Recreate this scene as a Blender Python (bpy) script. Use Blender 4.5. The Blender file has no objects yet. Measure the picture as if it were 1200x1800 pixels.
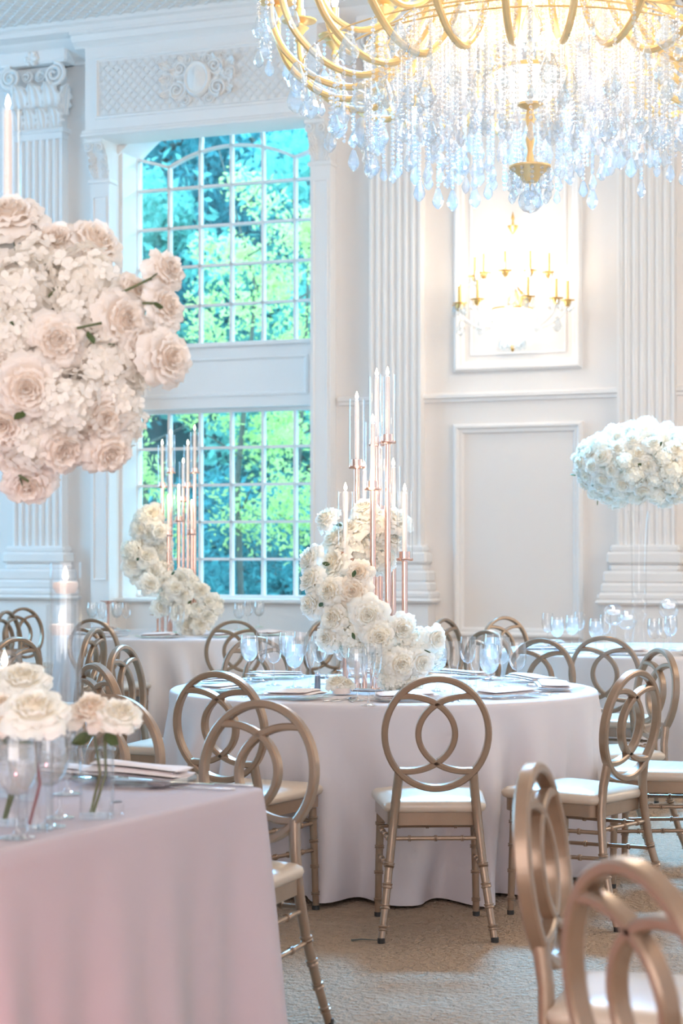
import bpy, math, random
from mathutils import Vector, Matrix, Quaternion

# ------------------------------------------------------------------ camera, world, lights, exposure
S = bpy.context.scene
COL = S.collection
F = 3200.0            # focal length in pixels of the 1200x1800 frame
EYE = 1.333           # eye height
HOR = 976.0           # horizon row
R = math.radians

cam_d = bpy.data.cameras.new('camera')
cam = bpy.data.objects.new('camera', cam_d)
COL.objects.link(cam)
cam_d.sensor_fit = 'VERTICAL'
cam_d.sensor_height = 36.0
cam_d.sensor_width = 24.0
cam_d.lens = F / 1800.0 * 36.0
cam_d.shift_y = (HOR - 900.0) / 1800.0
cam_d.clip_end = 200
cam.location = (0, 0, EYE)
cam.rotation_euler = (R(90), 0, 0)
cam_d.dof.use_dof = True
cam_d.dof.focus_distance = 7.1
cam_d.dof.aperture_fstop = 4.6
S.camera = cam

S.view_settings.view_transform = 'Standard'
S.view_settings.look = 'None'
S.view_settings.gamma = 1.0
S.view_settings.use_curve_mapping = False
S.view_settings.exposure = 0.08
S.cycles.transparent_max_bounces = 24
S.cycles.max_bounces = 7
S.cycles.diffuse_bounces = 5
S.cycles.glossy_bounces = 3
S.cycles.use_adaptive_sampling = True
S.cycles.adaptive_threshold = 0.08
S.cycles.adaptive_min_samples = 12
S.cycles.sample_clamp_indirect = 6.0

W = bpy.data.worlds.new('sky')
S.world = W
W.use_nodes = True
bg = W.node_tree.nodes['Background']
bg.inputs[0].default_value = (0.45, 0.77, 1.0, 1)
bg.inputs[1].default_value = 6.7

WALL_D = 16.2                     # the window wall crosses the view axis here
WALL_A = R(-20.5)                 # and is turned by this much
WM = Matrix.Translation((0, WALL_D, 0)) @ Matrix.Rotation(WALL_A, 4, 'Z')


def light(name, kind, loc, power, color, size=1.0, size_y=None, aim=None, spread=None, blend=None, angle=None):
    d = bpy.data.lights.new(name, kind)
    d.energy = power
    d.color = color
    if kind == 'AREA':
        d.size = size
        if size_y:
            d.shape = 'RECTANGLE'
            d.size_y = size_y
        if spread:
            d.spread = spread
    else:
        d.shadow_soft_size = size
    if kind == 'SPOT':
        d.spot_size = angle
        d.spot_blend = blend
    o = bpy.data.objects.new(name, d)
    COL.objects.link(o)
    o.location = loc
    if aim is not None:
        o.rotation_euler = (Vector(aim) - Vector(loc)).to_track_quat('-Z', 'Y').to_euler()
    return o


# daylight from the left side's tall windows, then added area fills; pink event uplight
light('daylight_left_windows', 'AREA', WM @ Vector((-8.8, -4.5, 3.2)), 590, (0.24, 0.64, 1.0), 5, 4.2, aim=WM @ Vector((0, -4.0, 2.2)))
light('warm_fill_right', 'AREA', WM @ Vector((8.8, -5.5, 3.4)), 270, (1.0, 0.86, 0.68), 4, 4.2, aim=WM @ Vector((0, -8, 1.0)))  # added warm fill beside the right wall, no lamps modelled there
light('unseen_high_daylight', 'AREA', (1.0, 13.0, 5.85), 650, (0.17, 0.55, 1.0), 1.6, 0.8, aim=(0.8, 6.2, 0.0), spread=R(100))  # added cool area light floating under the ceiling, standing for high daylight
light('front_fill', 'AREA', WM @ Vector((4.5, -18.7, 2.7)), 420, (1.0, 0.89, 0.86), 9.0, 4.2, aim=WM @ Vector((3.0, 0, 2.2)))  # added frontal fill behind the camera, standing for unseen windows
light('warm_ceiling_fill', 'AREA', (4.5, 2.0, 6.0), 110, (1.0, 0.72, 0.50), 5.0, 5.0, aim=(2.5, 7.0, 0.5))  # added warm fill at ceiling height, standing for unseen chandeliers
light('pink_uplight', 'SPOT', (-0.62, 2.1, 0.10), 65, (1.0, 0.25, 0.30), 0.08, aim=(-0.95, 2.95, 0.15), angle=R(85), blend=1.0)


# ------------------------------------------------------------------ materials
def nodes_of(m):
    m.use_nodes = True
    return m.node_tree.nodes, m.node_tree.links


def mat(name, col, rough=0.6, metal=0.0, var=0.05, vscale=8.0, bump=0.0, bscale=60.0, spec=0.5, sheen=0.0, coat=0.0, detail=4.0):
    m = bpy.data.materials.new(name)
    n, l = nodes_of(m)
    b = n['Principled BSDF']
    b.inputs['Roughness'].default_value = rough
    b.inputs['Metallic'].default_value = metal
    b.inputs['Specular IOR Level'].default_value = spec
    if sheen:
        b.inputs['Sheen Weight'].default_value = sheen
    if coat:
        b.inputs['Coat Weight'].default_value = coat
        b.inputs['Coat Roughness'].default_value = 0.2
    tc = n.new('ShaderNodeTexCoord')
    nz = n.new('ShaderNodeTexNoise')
    nz.inputs['Scale'].default_value = vscale
    nz.inputs['Detail'].default_value = detail
    l.new(tc.outputs['Object'], nz.inputs['Vector'])
    mx = n.new('ShaderNodeMix')
    mx.data_type = 'RGBA'
    c0 = [max(0, c * (1 - var)) for c in col] + [1]
    c1 = [min(1, c * (1 + var)) for c in col] + [1]
    mx.inputs[6].default_value = c0
    mx.inputs[7].default_value = c1
    l.new(nz.outputs['Fac'], mx.inputs[0])
    l.new(mx.outputs[2], b.inputs['Base Color'])
    if bump:
        bz = n.new('ShaderNodeTexNoise')
        bz.inputs['Scale'].default_value = bscale
        bz.inputs['Detail'].default_value = 3
        l.new(tc.outputs['Object'], bz.inputs['Vector'])
        bp = n.new('ShaderNodeBump')
        bp.inputs['Strength'].default_value = bump
        bp.inputs['Distance'].default_value = 0.01
        l.new(bz.outputs['Fac'], bp.inputs['Height'])
        l.new(bp.outputs['Normal'], b.inputs['Normal'])
    return m


def emit(name, col, strength):
    m = bpy.data.materials.new(name)
    n, l = nodes_of(m)
    n.remove(n['Principled BSDF'])
    e = n.new('ShaderNodeEmission')
    e.inputs[0].default_value = (*col, 1)
    e.inputs[1].default_value = strength
    l.new(e.outputs[0], n['Material Output'].inputs['Surface'])
    return m


def thin_glass(name, tint=(1, 1, 1), lo=0.04, hi=0.75, power=2.2, rough=0.02, body=0.0, bodycol=(0.9, 0.95, 1)):
    m = bpy.data.materials.new(name)
    n, l = nodes_of(m)
    n.remove(n['Principled BSDF'])
    tr = n.new('ShaderNodeBsdfTransparent')
    tr.inputs[0].default_value = (*tint, 1)
    gl = n.new('ShaderNodeBsdfGlossy')
    gl.inputs['Roughness'].default_value = rough
    lw = n.new('ShaderNodeLayerWeight')
    lw.inputs[0].default_value = 0.5
    pw = n.new('ShaderNodeMath')
    pw.operation = 'POWER'
    pw.inputs[1].default_value = power
    l.new(lw.outputs['Facing'], pw.inputs[0])
    mr = n.new('ShaderNodeMapRange')
    mr.inputs[3].default_value = lo
    mr.inputs[4].default_value = hi
    l.new(pw.outputs[0], mr.inputs[0])
    mx = n.new('ShaderNodeMixShader')
    l.new(mr.outputs[0], mx.inputs[0])
    l.new(tr.outputs[0], mx.inputs[1])
    l.new(gl.outputs[0], mx.inputs[2])
    out = mx
    if body:
        df = n.new('ShaderNodeBsdfDiffuse')
        df.inputs[0].default_value = (*bodycol, 1)
        ts = n.new('ShaderNodeBsdfTranslucent')
        ts.inputs[0].default_value = (*bodycol, 1)
        m1 = n.new('ShaderNodeMixShader')
        l.new(df.outputs[0], m1.inputs[1])
        l.new(ts.outputs[0], m1.inputs[2])
        m2 = n.new('ShaderNodeMixShader')
        m2.inputs[0].default_value = body
        l.new(mx.outputs[0], m2.inputs[1])
        l.new(m1.outputs[0], m2.inputs[2])
        out = m2
    l.new(out.outputs[0], n['Material Output'].inputs['Surface'])
    return m


def petal_mat(name, col, edge, trans=0.35):
    """ivory petals: diffuse with some light passing through; the heart a little warmer"""
    m = bpy.data.materials.new(name)
    n, l = nodes_of(m)
    n.remove(n['Principled BSDF'])
    tc = n.new('ShaderNodeTexCoord')
    sp = n.new('ShaderNodeVectorMath')
    sp.operation = 'LENGTH'
    l.new(tc.outputs['Object'], sp.inputs[0])
    rp = n.new('ShaderNodeMapRange')
    rp.inputs[1].default_value = 0.05
    rp.inputs[2].default_value = 0.40
    l.new(sp.outputs['Value'], rp.inputs[0])
    mx = n.new('ShaderNodeMix')
    mx.data_type = 'RGBA'
    mx.inputs[6].default_value = (*col, 1)
    mx.inputs[7].default_value = (*edge, 1)
    l.new(rp.outputs[0], mx.inputs[0])
    df = n.new('ShaderNodeBsdfDiffuse')
    ts = n.new('ShaderNodeBsdfTranslucent')
    l.new(mx.outputs[2], df.inputs[0])
    l.new(mx.outputs[2], ts.inputs[0])
    ms = n.new('ShaderNodeMixShader')
    ms.inputs[0].default_value = trans
    l.new(df.outputs[0], ms.inputs[1])
    l.new(ts.outputs[0], ms.inputs[2])
    l.new(ms.outputs[0], n['Material Output'].inputs['Surface'])
    return m


def fabric_mat(name, col, scale=1500.0, rough=0.85, bump=0.25):
    m = mat(name, col, 0.95, 0, 0.03, 3.0, spec=0.04)
    n, l = nodes_of(m)
    b = n['Principled BSDF']
    tc = n.new('ShaderNodeTexCoord')
    w1 = n.new('ShaderNodeTexWave')
    w1.bands_direction = 'Z'
    w1.inputs['Scale'].default_value = scale / 6.28
    w1.inputs['Distortion'].default_value = 0.6
    nz = n.new('ShaderNodeTexNoise')
    nz.inputs['Scale'].default_value = scale * 0.6
    l.new(tc.outputs['Object'], w1.inputs['Vector'])
    l.new(tc.outputs['Object'], nz.inputs['Vector'])
    ad = n.new('ShaderNodeMath')
    l.new(w1.outputs['Fac'], ad.inputs[0])
    l.new(nz.outputs['Fac'], ad.inputs[1])
    bp = n.new('ShaderNodeBump')
    bp.inputs['Strength'].default_value = bump
    bp.inputs['Distance'].default_value = 0.003
    l.new(ad.outputs[0], bp.inputs['Height'])
    l.new(bp.outputs['Normal'], b.inputs['Normal'])
    return m


M = {}
M['wall'] = mat('wall_paint', (0.84, 0.79, 0.76), 0.55, var=0.015, vscale=1.2, bump=0.03, bscale=90)
M['trim'] = mat('trim_paint', (0.87, 0.84, 0.825), 0.42, var=0.012, vscale=2.0)
M['ceil'] = mat('ceiling_paint', (0.84, 0.82, 0.80), 0.6, var=0.02, vscale=2.0)
M['lattice'] = mat('lattice_paint', (0.80, 0.78, 0.77), 0.6, var=0.02, vscale=9)
M['orn'] = mat('ornament_plaster', (0.85, 0.82, 0.80), 0.55, var=0.03, vscale=14)
M['chair'] = mat('champagne_gold_paint', (0.315, 0.212, 0.142), 0.28, 0.40, var=0.10, vscale=30, coat=0.25, bump=0.04, bscale=160)
M['cushion'] = mat('champagne_vinyl', (0.54, 0.43, 0.335), 0.36, 0.0, var=0.05, vscale=20, coat=0.2, bump=0.04, bscale=220)
M['rubber'] = mat('black_rubber', (0.03, 0.028, 0.026), 0.6, var=0.2)
M['cloth'] = fabric_mat('blush_white_linen', (0.66, 0.605, 0.61))
M['cloth_shaded'] = fabric_mat('shaded_blush_linen', (0.53, 0.46, 0.475))  # linen copy darkened for shade, offsetting the strong front fill
M['cloth_far'] = fabric_mat('pale_linen', (0.69, 0.64, 0.635))
M['napkin'] = fabric_mat('blush_napkin', (0.84, 0.76, 0.74), 700, bump=0.12)
M['gold'] = mat('warm_gold', (0.80, 0.50, 0.18), 0.28, 0.85, var=0.08, vscale=20)
M['gilt'] = mat('gilded_brass', (0.88, 0.62, 0.30), 0.36, 0.35, var=0.08, vscale=25)
M['rosegold'] = mat('rose_gold', (0.90, 0.60, 0.50), 0.12, 0.90, var=0.05, vscale=14)
M['mirror'] = mat('rose_mirror', (0.80, 0.66, 0.58), 0.08, 0.95, var=0.03)
M['silver'] = mat('polished_steel', (0.72, 0.72, 0.74), 0.15, 0.95, var=0.05, vscale=30)
M['pewter'] = mat('grey_pewter', (0.22, 0.21, 0.22), 0.4, 0.6, var=0.1, vscale=30)
M['wax'] = mat('ivory_wax', (0.90, 0.77, 0.69), 0.45, var=0.03, vscale=20)
M['glass'] = thin_glass('clear_glass', (0.995, 0.998, 1.0), 0.035, 0.6, 3.2)
M['stemglass'] = thin_glass('stemware_glass', (0.99, 0.995, 0.995), 0.09, 0.9, 1.8)
M['plate'] = thin_glass('glass_charger', (0.99, 0.99, 0.99), 0.06, 0.35, 2.4)
M['pane'] = thin_glass('window_glass', (0.97, 1.0, 1.0), 0.05, 0.5, 3.0)
M['water'] = thin_glass('water', (0.99, 0.997, 1.0), 0.025, 0.35, 3.0)
M['ice'] = thin_glass('iced_water', (0.985, 0.995, 1.0), 0.14, 0.6, 1.4, 0.12, body=0.20, bodycol=(1.0, 0.98, 0.97))
M['crystal'] = thin_glass('cut_crystal', (0.97, 0.985, 1.0), 0.18, 0.85, 1.1, 0.06, body=0.17, bodycol=(0.95, 0.97, 1.0))
M['drop'] = thin_glass('crystal_drop', (0.93, 0.97, 1.0), 0.12, 0.8, 1.3, 0.03, body=0.10, bodycol=(0.86, 0.94, 1.0))
M['rose'] = petal_mat('ivory_petals', (0.98, 0.84, 0.60), (0.985, 0.955, 0.88), 0.30)
M['rosew'] = petal_mat('white_petals', (0.98, 0.88, 0.68), (0.985, 0.965, 0.905), 0.30)
M['rosep'] = petal_mat('peach_petals', (0.98, 0.77, 0.55), (0.985, 0.91, 0.81), 0.30)
M['rose_warmlit'] = petal_mat('warmlit_petals', (0.98, 0.80, 0.64), (0.985, 0.91, 0.84), 0.30)  # warm candle and pink light put into the petal colour
M['hyd'] = petal_mat('hydrangea_petals', (0.92, 0.90, 0.74), (0.99, 0.955, 0.87), 0.30)
M['hyd_warmlit'] = petal_mat('warmlit_hydrangea', (0.96, 0.88, 0.75), (0.99, 0.94, 0.87), 0.30)  # same warm light tint put into the hydrangea colour
M['leaf'] = mat('flower_leaf', (0.07, 0.11, 0.035), 0.5, var=0.2, vscale=20)
M['stem'] = mat('flower_stem', (0.11, 0.13, 0.05), 0.55, var=0.2, vscale=20)
M['stemd'] = mat('plum_stem', (0.24, 0.09, 0.10), 0.55, var=0.2, vscale=20)
M['flame'] = emit('candle_flame', (1.0, 0.80, 0.52), 26.0)
M['bulb'] = emit('warm_bulb', (1.0, 0.90, 0.74), 14.0)
M['bowl'] = emit('lit_glass_bowl', (1.0, 0.93, 0.82), 3.0)
M['bark'] = mat('tree_bark', (0.10, 0.11, 0.10), 0.8, var=0.3, vscale=12)
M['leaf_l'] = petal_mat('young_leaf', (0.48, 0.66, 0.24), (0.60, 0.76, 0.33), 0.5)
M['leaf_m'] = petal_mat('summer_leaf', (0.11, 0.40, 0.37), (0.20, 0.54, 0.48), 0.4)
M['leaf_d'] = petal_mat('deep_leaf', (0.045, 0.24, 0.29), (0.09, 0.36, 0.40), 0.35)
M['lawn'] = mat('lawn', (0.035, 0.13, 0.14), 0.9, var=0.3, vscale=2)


def carpet():
    m = mat('beige_carpet', (0.47, 0.34, 0.245), 0.95, 0, 0.16, 26, spec=0.15)
    n, l = nodes_of(m)
    b = n['Principled BSDF']
    tc = n.new('ShaderNodeTexCoord')
    v = n.new('ShaderNodeTexVoronoi')
    v.inputs['Scale'].default_value = 48
    z = n.new('ShaderNodeTexNoise')
    z.inputs['Scale'].default_value = 130
    l.new(tc.outputs['Object'], v.inputs['Vector'])
    l.new(tc.outputs['Object'], z.inputs['Vector'])
    a = n.new('ShaderNodeMath')
    l.new(v.outputs['Distance'], a.inputs[0])
    l.new(z.outputs['Fac'], a.inputs[1])
    bp = n.new('ShaderNodeBump')
    bp.inputs['Strength'].default_value = 1.0
    bp.inputs['Distance'].default_value = 0.02
    l.new(a.outputs[0], bp.inputs['Height'])
    l.new(bp.outputs['Normal'], b.inputs['Normal'])
    return m


M['carpet'] = carpet()


# ------------------------------------------------------------------ mesh helpers
class MB:
    def __init__(s):
        s.v, s.f = [], []

    def add(s, vs, fs):
        o = len(s.v)
        s.v += [tuple(p) for p in vs]
        s.f += [tuple(i + o for i in f) for f in fs]
        return s

    def box(s, x0, x1, y0, y1, z0, z1, b=0.0):
        if b <= 0:
            vs = [(x, y, z) for z in (z0, z1) for y in (y0, y1) for x in (x0, x1)]
            return s.add(vs, [(0, 2, 3, 1), (4, 5, 7, 6), (0, 1, 5, 4), (2, 6, 7, 3), (0, 4, 6, 2), (1, 3, 7, 5)])
        pl = [(x0 + b, y0), (x1 - b, y0), (x1, y0 + b), (x1, y1 - b), (x1 - b, y1), (x0 + b, y1), (x0, y1 - b), (x0, y0 + b)]
        cx, cy = (x0 + x1) / 2, (y0 + y1) / 2
        def ins(p):
            return (p[0] + (b if p[0] < cx else -b) * 0.7, p[1] + (b if p[1] < cy else -b) * 0.7)
        vs = [(*ins(p), z0) for p in pl] + [(*p, z0 + b) for p in pl] + [(*p, z1 - b) for p in pl] + [(*ins(p), z1) for p in pl]
        fs = [tuple(range(7, -1, -1)), tuple(range(24, 32))]
        for k in range(3):
            for i in range(8):
                j = (i + 1) % 8
                fs.append((k * 8 + i, k * 8 + j, k * 8 + 8 + j, k * 8 + 8 + i))
        return s.add(vs, fs)

    def lathe(s, prof, n=24, c=(0, 0, 0), sx=1.0, sy=1.0, cap=True):
        vs, fs = [], []
        for r, z in prof:
            for i in range(n):
                a = 2 * math.pi * i / n
                vs.append((c[0] + sx * r * math.cos(a), c[1] + sy * r * math.sin(a), c[2] + z))
        for k in range(len(prof) - 1):
            for i in range(n):
                j = (i + 1) % n
                fs.append((k * n + i, k * n + j, (k + 1) * n + j, (k + 1) * n + i))
        if cap:
            if prof[0][0] > 1e-5:
                fs.append(tuple(range(n - 1, -1, -1)))
            if prof[-1][0] > 1e-5:
                m = (len(prof) - 1) * n
                fs.append(tuple(m + i for i in range(n)))
        return s.add(vs, fs)

    def tube(s, pts, r, n=8, closed=False, cap=True):
        """round bar along points; r a number or one per point"""
        pts = [Vector(p) for p in pts]
        rs = r if isinstance(r, (list, tuple)) else [r] * len(pts)
        return s.sweep(pts, [(math.cos(2 * math.pi * i / n), math.sin(2 * math.pi * i / n)) for i in range(n)], rs, closed, cap)

    def sweep(s, pts, sec, rs, closed=False, cap=True, up=None):
        pts = [Vector(p) for p in pts]
        N, n = len(pts), len(sec)
        t0 = None
        vs, fs = [], []
        u = None
        for i, p in enumerate(pts):
            a = pts[(i - 1) % N] if (closed or i > 0) else p
            b = pts[(i + 1) % N] if (closed or i < N - 1) else p
            t = (b - a)
            t = t.normalized() if t.length > 1e-9 else Vector((0, 0, 1))
            if up is not None:
                u = Vector(up)
                u = (u - t * u.dot(t)).normalized()
            elif u is None:
                u = t.orthogonal().normalized()
            else:
                u = u - t * u.dot(t)
                u = u.normalized() if u.length > 1e-6 else t.orthogonal().normalized()
            w = t.cross(u)
            for (x, y) in sec:
                vs.append(p + u * (x * rs[i]) + w * (y * rs[i]))
        for k in range(N if closed else N - 1):
            k2 = (k + 1) % N
            for i in range(n):
                j = (i + 1) % n
                fs.append((k * n + i, k * n + j, k2 * n + j, k2 * n + i))
        if not closed and cap:
            fs.append(tuple(range(n - 1, -1, -1)))
            fs.append(tuple((N - 1) * n + i for i in range(n)))
        return s.add(vs, fs)

    def prism(s, poly, y0, y1):
        """outline in (x,z) pushed from y0 to y1"""
        n = len(poly)
        vs = [(x, y0, z) for x, z in poly] + [(x, y1, z) for x, z in poly]
        fs = [tuple(range(n)), tuple(range(2 * n - 1, n - 1, -1))]
        for i in range(n):
            j = (i + 1) % n
            fs.append((i, i + n, j + n, j))
        return s.add(vs, fs)

    def extrude(s, poly, z0, z1):
        """outline in (x,y) raised from z0 to z1"""
        n = len(poly)
        vs = [(x, y, z0) for x, y in poly] + [(x, y, z1) for x, y in poly]
        fs = [tuple(range(n - 1, -1, -1)), tuple(range(n, 2 * n))]
        for i in range(n):
            j = (i + 1) % n
            fs.append((i, j, j + n, i + n))
        return s.add(vs, fs)

    def grid(s, fn, nu, nv):
        vs = [fn(i / nu, j / nv) for j in range(nv + 1) for i in range(nu + 1)]
        fs = [(j * (nu + 1) + i, j * (nu + 1) + i + 1, (j + 1) * (nu + 1) + i + 1, (j + 1) * (nu + 1) + i) for j in range(nv) for i in range(nu)]
        return s.add(vs, fs)

    def xf(s, m):
        s.v = [tuple(m @ Vector(p)) for p in s.v]
        return s

    def mesh(s, name, m, smooth=True, ang=35):
        me = bpy.data.meshes.new(name)
        me.from_pydata(s.v, [], s.f)
        me.update()
        if smooth:
            me.polygons.foreach_set('use_smooth', [True] * len(me.polygons))
            if ang:
                me.set_sharp_from_angle(angle=R(ang))
        if m is not None:
            me.materials.append(m)
        return me


def link(name, me, parent=None, loc=None, rot=None, scale=None, quat=None):
    o = bpy.data.objects.new(name, me)
    COL.objects.link(o)
    if parent is not None:
        o.parent = parent
    if loc is not None:
        o.location = loc
    if rot is not None:
        o.rotation_euler = rot
    if quat is not None:
        o.rotation_mode = 'QUATERNION'
        o.rotation_quaternion = quat
    if scale is not None:
        o.scale = (scale,) * 3 if isinstance(scale, (int, float)) else scale
    return o


def part(name, mb, m, parent, smooth=True, ang=35, **k):
    return link(name, mb.mesh(name, m, smooth, ang), parent, **k)


def tag(o, label, cat, group=None):
    o['label'] = label
    o['category'] = cat
    if group:
        o['group'] = group
    return o


def thing(name, label, cat, loc=(0, 0, 0), rz=0.0, group=None):
    o = link(name, None, None, loc, (0, 0, rz))
    return tag(o, label, cat, group)


def struct(name, mb, m, wall=True, smooth=True, parent=None):
    o = link(name, mb.mesh(name, m, smooth) if mb else None, parent)
    if parent is None:
        if wall:
            o.matrix_world = WM
        o['kind'] = 'structure'
    return o


def kids(o):
    return [c for c in COL.objects if c.parent is o]


CHILD = {}


def dup(root, loc, rz, label, group=None):
    if root.name not in CHILD:
        CHILD[root.name] = [(c, kids(c)) for c in kids(root)]
    r = root.copy()
    COL.objects.link(r)
    r.location = loc
    r.rotation_euler = (0, 0, rz)
    r['label'] = label
    if group:
        r['group'] = group
    for c, gs in CHILD[root.name]:
        k = c.copy()
        COL.objects.link(k)
        k.parent = r
        for g in gs:
            q = g.copy()
            COL.objects.link(q)
            q.parent = k
    return r


def P(x, y, d):
    """world point seen at column x, row y, at distance d"""
    return Vector(((x - 600) / F * d, d, EYE + (HOR - y) * d / F))


def on_table(x, y, h=0.762):
    """point of a table top seen at column x, row y"""
    d = (EYE - h) * F / (y - HOR)
    return Vector(((x - 600) / F * d, d, h))


def arc(cx, cz, r, a0, a1, n):
    return [(cx + r * math.cos(a0 + (a1 - a0) * i / n), cz + r * math.sin(a0 + (a1 - a0) * i / n)) for i in range(n + 1)]


# ------------------------------------------------------------------ the room
CEIL = 6.2
WIN_U, WIN_H = -1.24, 1.0         # centre and half width of the tall window recess


def run(prof, u0, u1):
    """moulding: profile (y,z) run along the wall from u0 to u1"""
    n = len(prof)
    mb = MB()
    vs = [(u0, y, z) for y, z in prof] + [(u1, y, z) for y, z in prof]
    fs = [tuple(range(n)), tuple(range(2 * n - 1, n - 1, -1))]
    for i in range(n):
        j = (i + 1) % n
        fs.append((i, i + n, j + n, j))
    return mb.add(vs, fs)


def picture_frame(u0, u1, z0, z1, steps, y=0.0):
    """mitred frame: steps = [(inset, depth)] from the outside in"""
    mb = MB()
    vs, fs = [], []
    for ins, dep in steps:
        vs += [(u0 + ins, y - dep, z0 + ins), (u1 - ins, y - dep, z0 + ins), (u1 - ins, y - dep, z1 - ins), (u0 + ins, y - dep, z1 - ins)]
    for k in range(len(steps) - 1):
        for i in range(4):
            j = (i + 1) % 4
            fs.append((k * 4 + i, k * 4 + j, k * 4 + 4 + j, k * 4 + 4 + i))
    return mb.add(vs, fs)


# shell
fl = MB().box(-9, 9, -19, 0.45, -0.2, 0.0)
struct('floor', fl, M['carpet'])
wb = MB()
wb.box(-9, WIN_U - WIN_H, 0, 0.45, 0, CEIL)
wb.box(WIN_U + WIN_H, 9, 0, 0.45, 0, CEIL)
wb.box(WIN_U - WIN_H, WIN_U + WIN_H, 0, 0.45, 0, 0.90)
wb.box(WIN_U - WIN_H, WIN_U + WIN_H, 0, 0.45, 5.62, CEIL)
wall_back = struct('wall_back', wb, M['wall'], smooth=False)
struct('wall_left', MB().box(-9.3, -9, -19, 0.45, 0, CEIL), M['wall'], smooth=False)
struct('wall_right', MB().box(9, 9.3, -19, 0.45, 0, CEIL), M['wall'], smooth=False)
struct('wall_front', MB().box(-9, 9, -19.3, -19, 0, CEIL), M['wall'], smooth=False)
ceil = struct('ceiling', MB().box(-9.3, 9.3, -19.3, 0.45, CEIL, CEIL + 0.2), M['ceil'], smooth=False)


def lattice(u0, u1, v0, v1, step, w, dep):
    """two crossing sets of thin diagonal strips over a rectangle, as (a,b) pairs -> boxes lying in the (u,v) plane"""
    mb = MB()
    for sgn in (1, -1):
        c = -30.0
        k = 0
        span = (u1 - u0) + (v1 - v0)
        n = int(span / (step * 1.414)) + 1
        for i in range(1, n):
            q = i * step * 1.414
            # line: (u-u0) + t = q  with v = v0+t (sgn 1) or v = v1-t (sgn -1)
            ta, tb = max(0, q - (u1 - u0)), min(v1 - v0, q)
            if tb - ta < 0.03:
                continue
            pa = (u0 + q - ta, v0 + ta if sgn > 0 else v1 - ta)
            pb = (u0 + q - tb, v0 + tb if sgn > 0 else v1 - tb)
            dx, dy = pb[0] - pa[0], pb[1] - pa[1]
            L = math.hypot(dx, dy)
            nx, ny = -dy / L * w / 2, dx / L * w / 2
            d = dep if sgn > 0 else dep * 0.7
            pts = [(pa[0] + nx, pa[1] + ny), (pb[0] + nx, pb[1] + ny), (pb[0] - nx, pb[1] - ny), (pa[0] - nx, pa[1] - ny)]
            mb.add([(x, y, 0) for x, y in pts] + [(x, y, d) for x, y in pts], [(4, 5, 6, 7), (0, 1, 5, 4), (1, 2, 6, 5), (2, 3, 7, 6), (3, 0, 4, 7)])
    return mb


lc = lattice(-6.0, 3.0, -3.2, -0.55, 0.085, 0.022, 0.010)
lc.v = [(x, y, CEIL - z) for x, y, z in lc.v]
o = part('lattice', lc, M['lattice'], ceil, smooth=False)
o['kind'] = 'stuff'

# crown moulding along the whole wall
crown = [(0, 5.93), (-0.05, 5.93), (-0.05, 5.96), (-0.10, 5.97), (-0.13, 6.0), (-0.22, 6.05), (-0.30, 6.07), (-0.33, 6.10), (-0.48, 6.11), (-0.48, 6.155), (-0.53, 6.17), (-0.55, CEIL), (0, CEIL)]
struct('trim_1', run(crown, -9, 9), M['trim'])
base = [(0, 0), (-0.03, 0), (-0.03, 0.2), (-0.02, 0.23), (0, 0.24)]
struct('baseboard_back', run(base, -9, 9), M['trim'])

# rails and wall panels
rail = [(0, 2.66), (-0.025, 2.665), (-0.025, 2.69), (-0.05, 2.70), (-0.05, 2.725), (-0.03, 2.74), (0, 2.745)]
struct('trim_2', run(rail, WIN_U + WIN_H + 0.22, 0.31), M['trim'])
struct('trim_3', run(rail, 0.77, 2.50), M['trim'])
struct('trim_4', run(rail, 2.98, 6.0), M['trim'])
st = [(0, 0), (0, 0.03), (0.02, 0.05), (0.035, 0.05), (0.05, 0.03), (0.075, 0.025), (0.09, 0.0)]
struct('trim_5', picture_frame(1.05, 2.18, 2.92, 5.6, st), M['trim'])
struct('trim_6', picture_frame(1.045, 2.19, 0.62, 2.47, st), M['trim'])
struct('trim_7', picture_frame(3.3, 4.5, 2.92, 5.6, st), M['trim'])
struct('trim_8', picture_frame(3.3, 4.5, 0.62, 2.47, st), M['trim'])
st2 = [(0, 0), (0, 0.012), (0.012, 0.012), (0.02, 0.0)]
struct('trim_9', picture_frame(1.19, 2.04, 3.06, 5.45, st2), M['trim'])


# ---- leaf, scroll and capital pieces
def acanthus(w, h, out, curl):
    def fn(a, t):
        x = (a - 0.5) * 2
        lob = 1 + 0.24 * math.sin(t * 24) * (abs(x) ** 2)
        ww = w * 0.5 * (0.75 + 0.5 * math.sin(math.pi * min(1, t * 1.05))) * lob * (1 - 0.55 * max(0, t - 0.75) / 0.25)
        y = -out * t ** 2.2 - 0.012 * (1 - x * x) - 0.010 * math.cos(x * 9.4) - (curl * max(0, t - 0.7))
        z = h * t - (curl * 1.4 * max(0, t - 0.82))
        return (x * ww, y, z)
    mb = MB().grid(fn, 12, 18)
    return mb


def spiral(r0, turns, thick, flip=1, dep=-0.03):
    pts, rs = [], []
    n = int(turns * 16)
    for i in range(n + 1):
        t = i / n
        a = math.pi / 2 - t * turns * 2 * math.pi
        r = r0 * (1 - t) ** 0.8 + 0.008
        pts.append((flip * r * math.cos(a), dep * t, r * math.sin(a)))
        rs.append(thick * (1 - 0.45 * t))
    return MB().tube(pts, rs, 6)


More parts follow.
